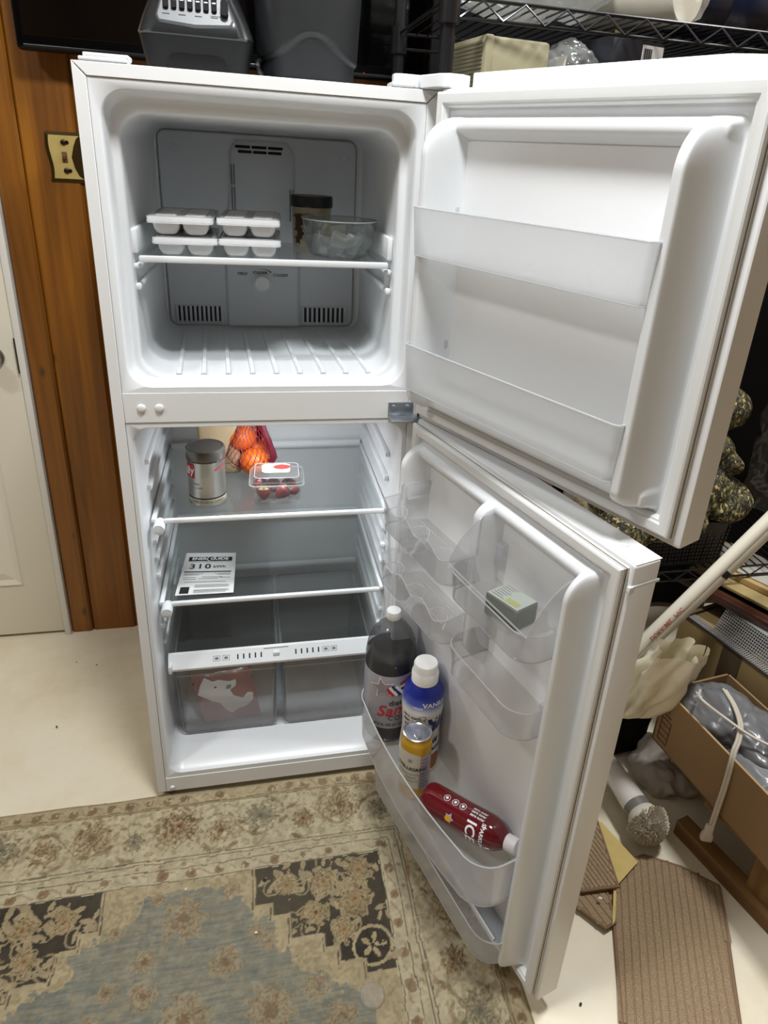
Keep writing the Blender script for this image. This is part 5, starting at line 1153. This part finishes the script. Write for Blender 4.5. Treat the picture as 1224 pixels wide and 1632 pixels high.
# boards and frame on the tray
def board(name, label, s0, o0, z, ln, wd_, th_, m_, rot=0., cat='board'):
    o = B().box(0, wd_, -ln, 0, 0, th_, .002).build(name, m_, M=Matrix.Translation(RM(s0, o0, z)) @ RZ(math.atan2(.256, .967) + R_(rot)))
    return tag(o, label, cat)
fr = thing('picture_frame', 'dark brown wooden frame lying face up on the metal tray', 'frame', Matrix.Translation(RM(-.40, .285, .4400)) @ RZ(math.atan2(.256, .967) + R_(10)) )
DKW = mat('dark_mahogany', (64, 34, 24), .28, coat=.4)
for bxx in ((0, .035, -.62, 0), (.26, .295, -.62, 0), (.035, .26, -.035, 0), (.035, .26, -.62, -.585)): B().box(*bxx, 0, .024, .004).build('rail', DKW, fr)
B().box(.03, .265, -.59, -.03, .004, .010).build('backing', mat('black_backing', (28, 26, 26), .3), fr)
board('patterned_board', 'tan patterned board lying on the dark frame', -.40, .335, .4655, .6, .20, .010, mat('tan_pattern', (158, 138, 92), .6, var=.35, vscale=30), 10)
board('pine_board', 'pale pine board on top of the patterned board', -.41, .375, .4765, .6, .16, .018, wood('pale_pine', [(150, 118, 70), (176, 146, 96), (190, 164, 116)], 1, .6, False, 0), 12)
board('grey_sheet', 'thin grey sheet on top of the pine board', -.40, .395, .4955, .6, .14, .003, mat('grey_paper', (168, 164, 152), .6, var=.15, vscale=14), 12, 'sheet')
# PVC pipes leaning across
PVC = mat('white_pvc', (222, 216, 200), .35)
pp = thing('pvc_pipe', 'upper of two white plastic pipes with red print, leaning at right', 'pipe', T(1.15, -.10, .37))
B().cyl((1.150, -.100, .375), (1.520, -.100, .853), .0160, 20).build('pipe', PVC, pp, world=True)
pd = Vector((.612, 0, .791)); pn = Vector((-.25, -.89, .20)).normalized()
pe = pn.cross(pd).normalized()
text('lettering', 'DURA-MIL  PVC', .016, mat('pipe_red_print', (186, 90, 84), .6), pp, lambda x, y: Vector((1.150, -.100, .375)) + pd * (.155 + x) + (pn * math.cos(y / .0165) + pn.cross(pd) * -math.sin(y / .0165)) * .0168, world=True, bold=.01)
p2 = thing('pvc_pipe', 'lower of two white plastic pipes, scuffed, leaning at right', 'pipe', T(1.17, -.07, .33))
B().cyl((1.185, -.068, .325), (1.560, -.068, .80), .0150, 20).build('pipe', PVC, p2, world=True)
B().cyl((1.400, -.0681, .598), (1.412, -.0681, .613), .0153, 20).build('scuff', mat('black_scuff', (30, 28, 26), .6), p2, world=True)
# cream satin bag hanging over the carton corner
b = B()
def satin(s, t):
    a = s * 2 * math.pi; wd_ = .075 * (1 - .25 * abs(2 * t - 1.2)); dp = .045 * math.sin(min(1, t * 1.4 + .15) * math.pi / 1.6)
    f_ = 1 + .22 * math.sin(5 * a + 3 * t) + .12 * math.sin(9 * a - 5 * t)
    return Vector((wd_ * math.cos(a) * f_ + .045 * t, dp * math.sin(a) * f_ - .04 * t, .235 * t))
b.grid(satin, 60, 30); crumple(b, .006, 22, 4)
tag(b.build('cloth_bag', mat('cream_satin', (238, 230, 204), .38), M=T(1.205, -.135, .235), smooth=180), 'cream satin cloth bundle over the far corner of the open carton', 'cloth')
# white cord and plug
cd = thing('power_cord', 'white two-pin power cord hanging over the open carton', 'cord', T(1.30, -.35, .10))
WC = mat('white_cord', (206, 198, 184), .4)
cp = [(1.30, -.215, .375), (1.275, -.25, .385), (1.305, -.30, .372), (1.345, -.36, .362), (1.40, -.42, .362)]
B().tube(cp, .0035, 8, 8).build('cord', WC, cd, world=True)
cp2 = [(1.36, -.22, .375), (1.352, -.27, .372), (1.338, -.315, .362), (1.315, -.345, .350), (1.292, -.365, .338), (1.281, -.378, .315), (1.277, -.385, .26), (1.274, -.388, .19), (1.272, -.39, .135)]
B().tube(cp2, .0035, 8, 8).tube([Vector(q) + Vector((.004, -.005, .0)) for q in cp2], .0035, 8, 8).build('cord', WC, cd, world=True)
pl = thing_M = T(1.272, -.391, .128) @ RZ(R_(-20))
b = B(); b.loft([[Vector((x * s_, y * s_, z)) for x, y in rrect(-.011, .011, -.006, .006, .004, 4)] for s_, z in ((.6, .010), (.9, .004), (.9, -.016), (1.25, -.022), (1.3, -.036), (1.2, -.04))])
b.build('plug', mat('plug_white', (214, 206, 190), .4), cd, M=pl, world=True)
# scrub brush, white cloth
sbm = T(1.158, -.135, .062)
sb = thing('scrub_brush', 'white tube-shaped appliance with round bristle head on the floor', 'brush', sbm)
h0, h1 = Vector((1.152, -.130, .075)), Vector((1.168, -.285, .066))
dd_ = (h1 - h0).normalized(); q_ = dd_.to_track_quat('Z', 'Y').to_matrix().to_4x4(); Lh = (h1 - h0).length
B().lathe([(.010, -.02), (.022, -.01), (.026, .0), (.030, Lh * .5), (.033, Lh * .85)], 32, h0, q_).build('body', mat('gloss_white_body', (226, 220, 216), .2, coat=.4), sb, world=True)
B().lathe([(.0335, Lh * .85), (.0335, Lh), (.030, Lh + .002)], 32, h0, q_).build('grey_ring', mat('grey_ring', (118, 116, 112), .4), sb, world=True)
B().lathe([(.0285, Lh + .002), (.0285, Lh + .006)], 32, h0, q_).build('black_gap', BLACKP, sb, world=True)
B().lathe([(.024, Lh + .006), (.026, Lh + .010), (.026, Lh + .024), (.02, Lh + .026)], 32, h0, q_).build('neck', mat('grey_neck', (150, 148, 140), .35), sb, world=True)
hc = h0 + dd_ * (Lh + .022); b = B()
b.ball(hc, (.042, .042, .042), sub=3)
for k in range(2200):
    y = random.random(); a_ = random.random() * 6.283; ct_ = 1 - 1.05 * y; st_ = math.sqrt(max(0, 1 - ct_ * ct_))
    v = q_.to_3x3() @ Vector((st_ * math.cos(a_), st_ * math.sin(a_), ct_)); e = hc + v * (.047 + .008 * random.random())
    if e.z < .004: e.z = .004
    b.tube([hc + v * .012, (hc + v * .026 + e) / 2 if False else hc + v * .028, e], .0008, 3, cap=False)
tag(b.build('bristles', mat('bristle', (216, 208, 192), .6), sb, world=True), kind='stuff')
b = B(); b.ball((0, 0, .035), (.05, .075, .04), (0, 0, .3)); b.ball((.03, .05, .04), (.04, .05, .045)); b.ball((.05, -.03, .03), (.035, .06, .03), (0, 0, .6))
tag(merged(b, .005, 'white_cloth', mat('grey_white_cloth', (176, 168, 158), .85), M=T(1.290, -.150, -.002), amp=.012, scale=20, seed=6), 'crumpled white cloth on the floor under the lumber rack', 'cloth')
b = B().box(-.10, .09, -.10, .10, 0, .19, .03, 3); bmesh.ops.subdivide_edges(b.bm, edges=b.bm.edges[:], cuts=3, use_grid_fill=True); crumple(b, .01, 12, 3)
tag(b.build('black_sack', SACK, M=T(1.235, .035, .002), smooth=180), 'black sack on the floor behind the fridge door', 'sack')
# ------------------------------------------------------------------ ribbed carpet mats
def mat_cloth(name, c0, c1, dirv):
    m, N, L, b = nt(name); tc = N.new('ShaderNodeTexCoord')
    n = N.new('ShaderNodeTexNoise'); n.inputs['Scale'].default_value = 620; n.inputs['Detail'].default_value = 2; L.new(tc.outputs['Object'], n.inputs['Vector'])
    r = ramp(N, [(.3, c0), (.7, c1)]); L.new(n.outputs['Fac'], r.inputs[0]); L.new(r.outputs[0], b.inputs['Base Color']); b.inputs['Roughness'].default_value = .95; b.inputs['Specular IOR Level'].default_value = .1
    bp = N.new('ShaderNodeBump'); bp.inputs['Strength'].default_value = .7; bp.inputs['Distance'].default_value = .003; L.new(n.outputs['Fac'], bp.inputs['Height']); L.new(bp.outputs['Normal'], b.inputs['Normal']); return m
RIB = mat_cloth('ribbed_carpet', (128, 108, 84), (184, 160, 130), 0); YEL = mat('yellow_underlay', (206, 182, 116), .9, var=.12, vscale=40); BIND = mat('carpet_binding', (132, 106, 82), .9)
def carpet(poly, z0, z1, ribdir, name, parent, m_, pitch=.0165, ribs=True):
    """polygon slab with raised ribs running along ribdir"""
    P = [Vector((x, y)) for x, y in poly]; b = B()
    b.loft([[Vector((p.x, p.y, z)) for p in P] for z in (z0, z1 - .0022)])
    if ribs:
        d = Vector(ribdir).normalized(); nn = Vector((-d.y, d.x)); ts = [p.dot(nn) for p in P]; k = min(ts) + pitch / 2
        while k < max(ts):
            hits = []
            for i in range(len(P)):
                a, c = P[i], P[(i + 1) % len(P)]; ta, tc_ = a.dot(nn) - k, c.dot(nn) - k
                if ta * tc_ < 0: hits.append((a + (c - a) * (ta / (ta - tc_))).dot(d))
            if len(hits) >= 2:
                s0, s1 = min(hits) + .003, max(hits) - .003; n_ = max(2, int((s1 - s0) / .03)); w_ = pitch * .47
                rows = []
                for q in range(n_ + 1):
                    s_ = s0 + (s1 - s0) * q / n_; c2 = d * s_ + nn * (k + .0012 * noise.noise(Vector((s_ * 25, k * 90, 0))))
                    rows.append([Vector((*(c2 + nn * t_), zz)) for t_, zz in ((-w_, z1 - .002), (-w_ * .8, z1), (w_ * .8, z1), (w_, z1 - .002))])
                b.loft(rows, False, (False, False))
            k += pitch
    o = b.build(name, m_, parent, smooth=50)
    if ribs:
        b = B(); Q = [Vector((p.x, p.y, (z0 + z1) / 2)) for p in P]; b.tube(Q + Q[:1], (z1 - z0) * .62, 8); b.build('binding', BIND, o)
    return o
cm_ = thing('carpet_mat', 'long brown ribbed carpet offcut lying on the floor at lower right', 'mat', T(0, 0, 0))
carpet([(1.025, -.400), (1.085, -.362), (1.150, -.352), (1.225, -.395), (1.287, -.452), (1.262, -.505), (1.155, -.706), (1.05, -.92), (.82, -.92), (.926, -.665), (1.001, -.491)], .0005, .0085, (-.10, -.21), 'carpet', cm_, RIB)
cf = thing('folded_mat', 'folded brown carpet offcut showing its yellow underside beside fridge door', 'mat', T(0, 0, 0))
carpet([(.90, -.30), (1.055, -.24), (1.00, -.492), (.975, -.500), (.90, -.40)], .0095, .0160, (.25, -.9), 'lower_layer', cf, RIB)
carpet([(1.085, -.258), (1.122, -.372), (1.030, -.425), (.96, -.30), (1.0, -.22)], .0165, .0195, (1, 0), 'yellow_underside', cf, YEL, ribs=False)
carpet([(1.000, -.490), (.990, -.497), (1.036, -.415), (1.044, -.415)], .0166, .0205, (1, 0), 'yellow_edge', cf, YEL, ribs=False)
carpet([(.91, -.25), (1.075, -.235), (1.040, -.425), (.955, -.420), (.91, -.40)], .021, .0285, (.20, -.95), 'upper_flap', cf, RIB, pitch=.010)
# clear lid lying on the rug and crumbs
ld = B(); ld.lathe([(.0005, .003), (.018, .003), (.022, .004), (.0235, .002), (.025, .0005), (.025, .003), (.023, .0065), (.018, .0068), (.0005, .0065)], 40, cap=(False, False))
tag(ld.build('plastic_disc', clear('lid_clear', (.97, .96, .94), .22, .05, (.9, .88, .82)), M=T(.456, -.535, .0052)), 'small round clear plastic disc on the rug near the door', 'disc')
CR = mat('crumb_white', (226, 222, 210), .7); CRD = mat('crumb_dark', (48, 40, 32), .8)
for k, (x, y, s_, m_, lb) in enumerate(((.235, -.375, .004, CR, 'white crumb on the rug right of the big central flower'), (.085, -.255, .0035, CR, 'white crumb on the blue part of the rug near its far edge'), (.255, -.262, .004, CRD, 'dark speck on the rug left of the black corner motif'), (.985, -.445, .005, CR, 'white crumb on the folded carpet offcut'), (1.0, -.70, .005, CR, 'white crumb on the long carpet offcut'), (-.30, .28, .004, CRD, 'dark speck on the bare floor left of the fridge'), (1.20, -.345 - .03, .007, CRD, 'dark flake on the floor beside the carpet offcut'), (.86, -.62, .004, CRD, 'dark speck on the floor below the fridge door corner'))):
    b = B(); b.ball((0, 0, 0), (s_, s_ * .6, s_ * .4), (0, 0, k), 2); crumple(b, s_ * .2, 200, k)
    tag(b.build('crumb', m_, M=T(x, y, (.0062 if x < .75 else (.030 if k == 3 else (.010 if k == 4 else .002)))), smooth=0), lb, 'crumb')
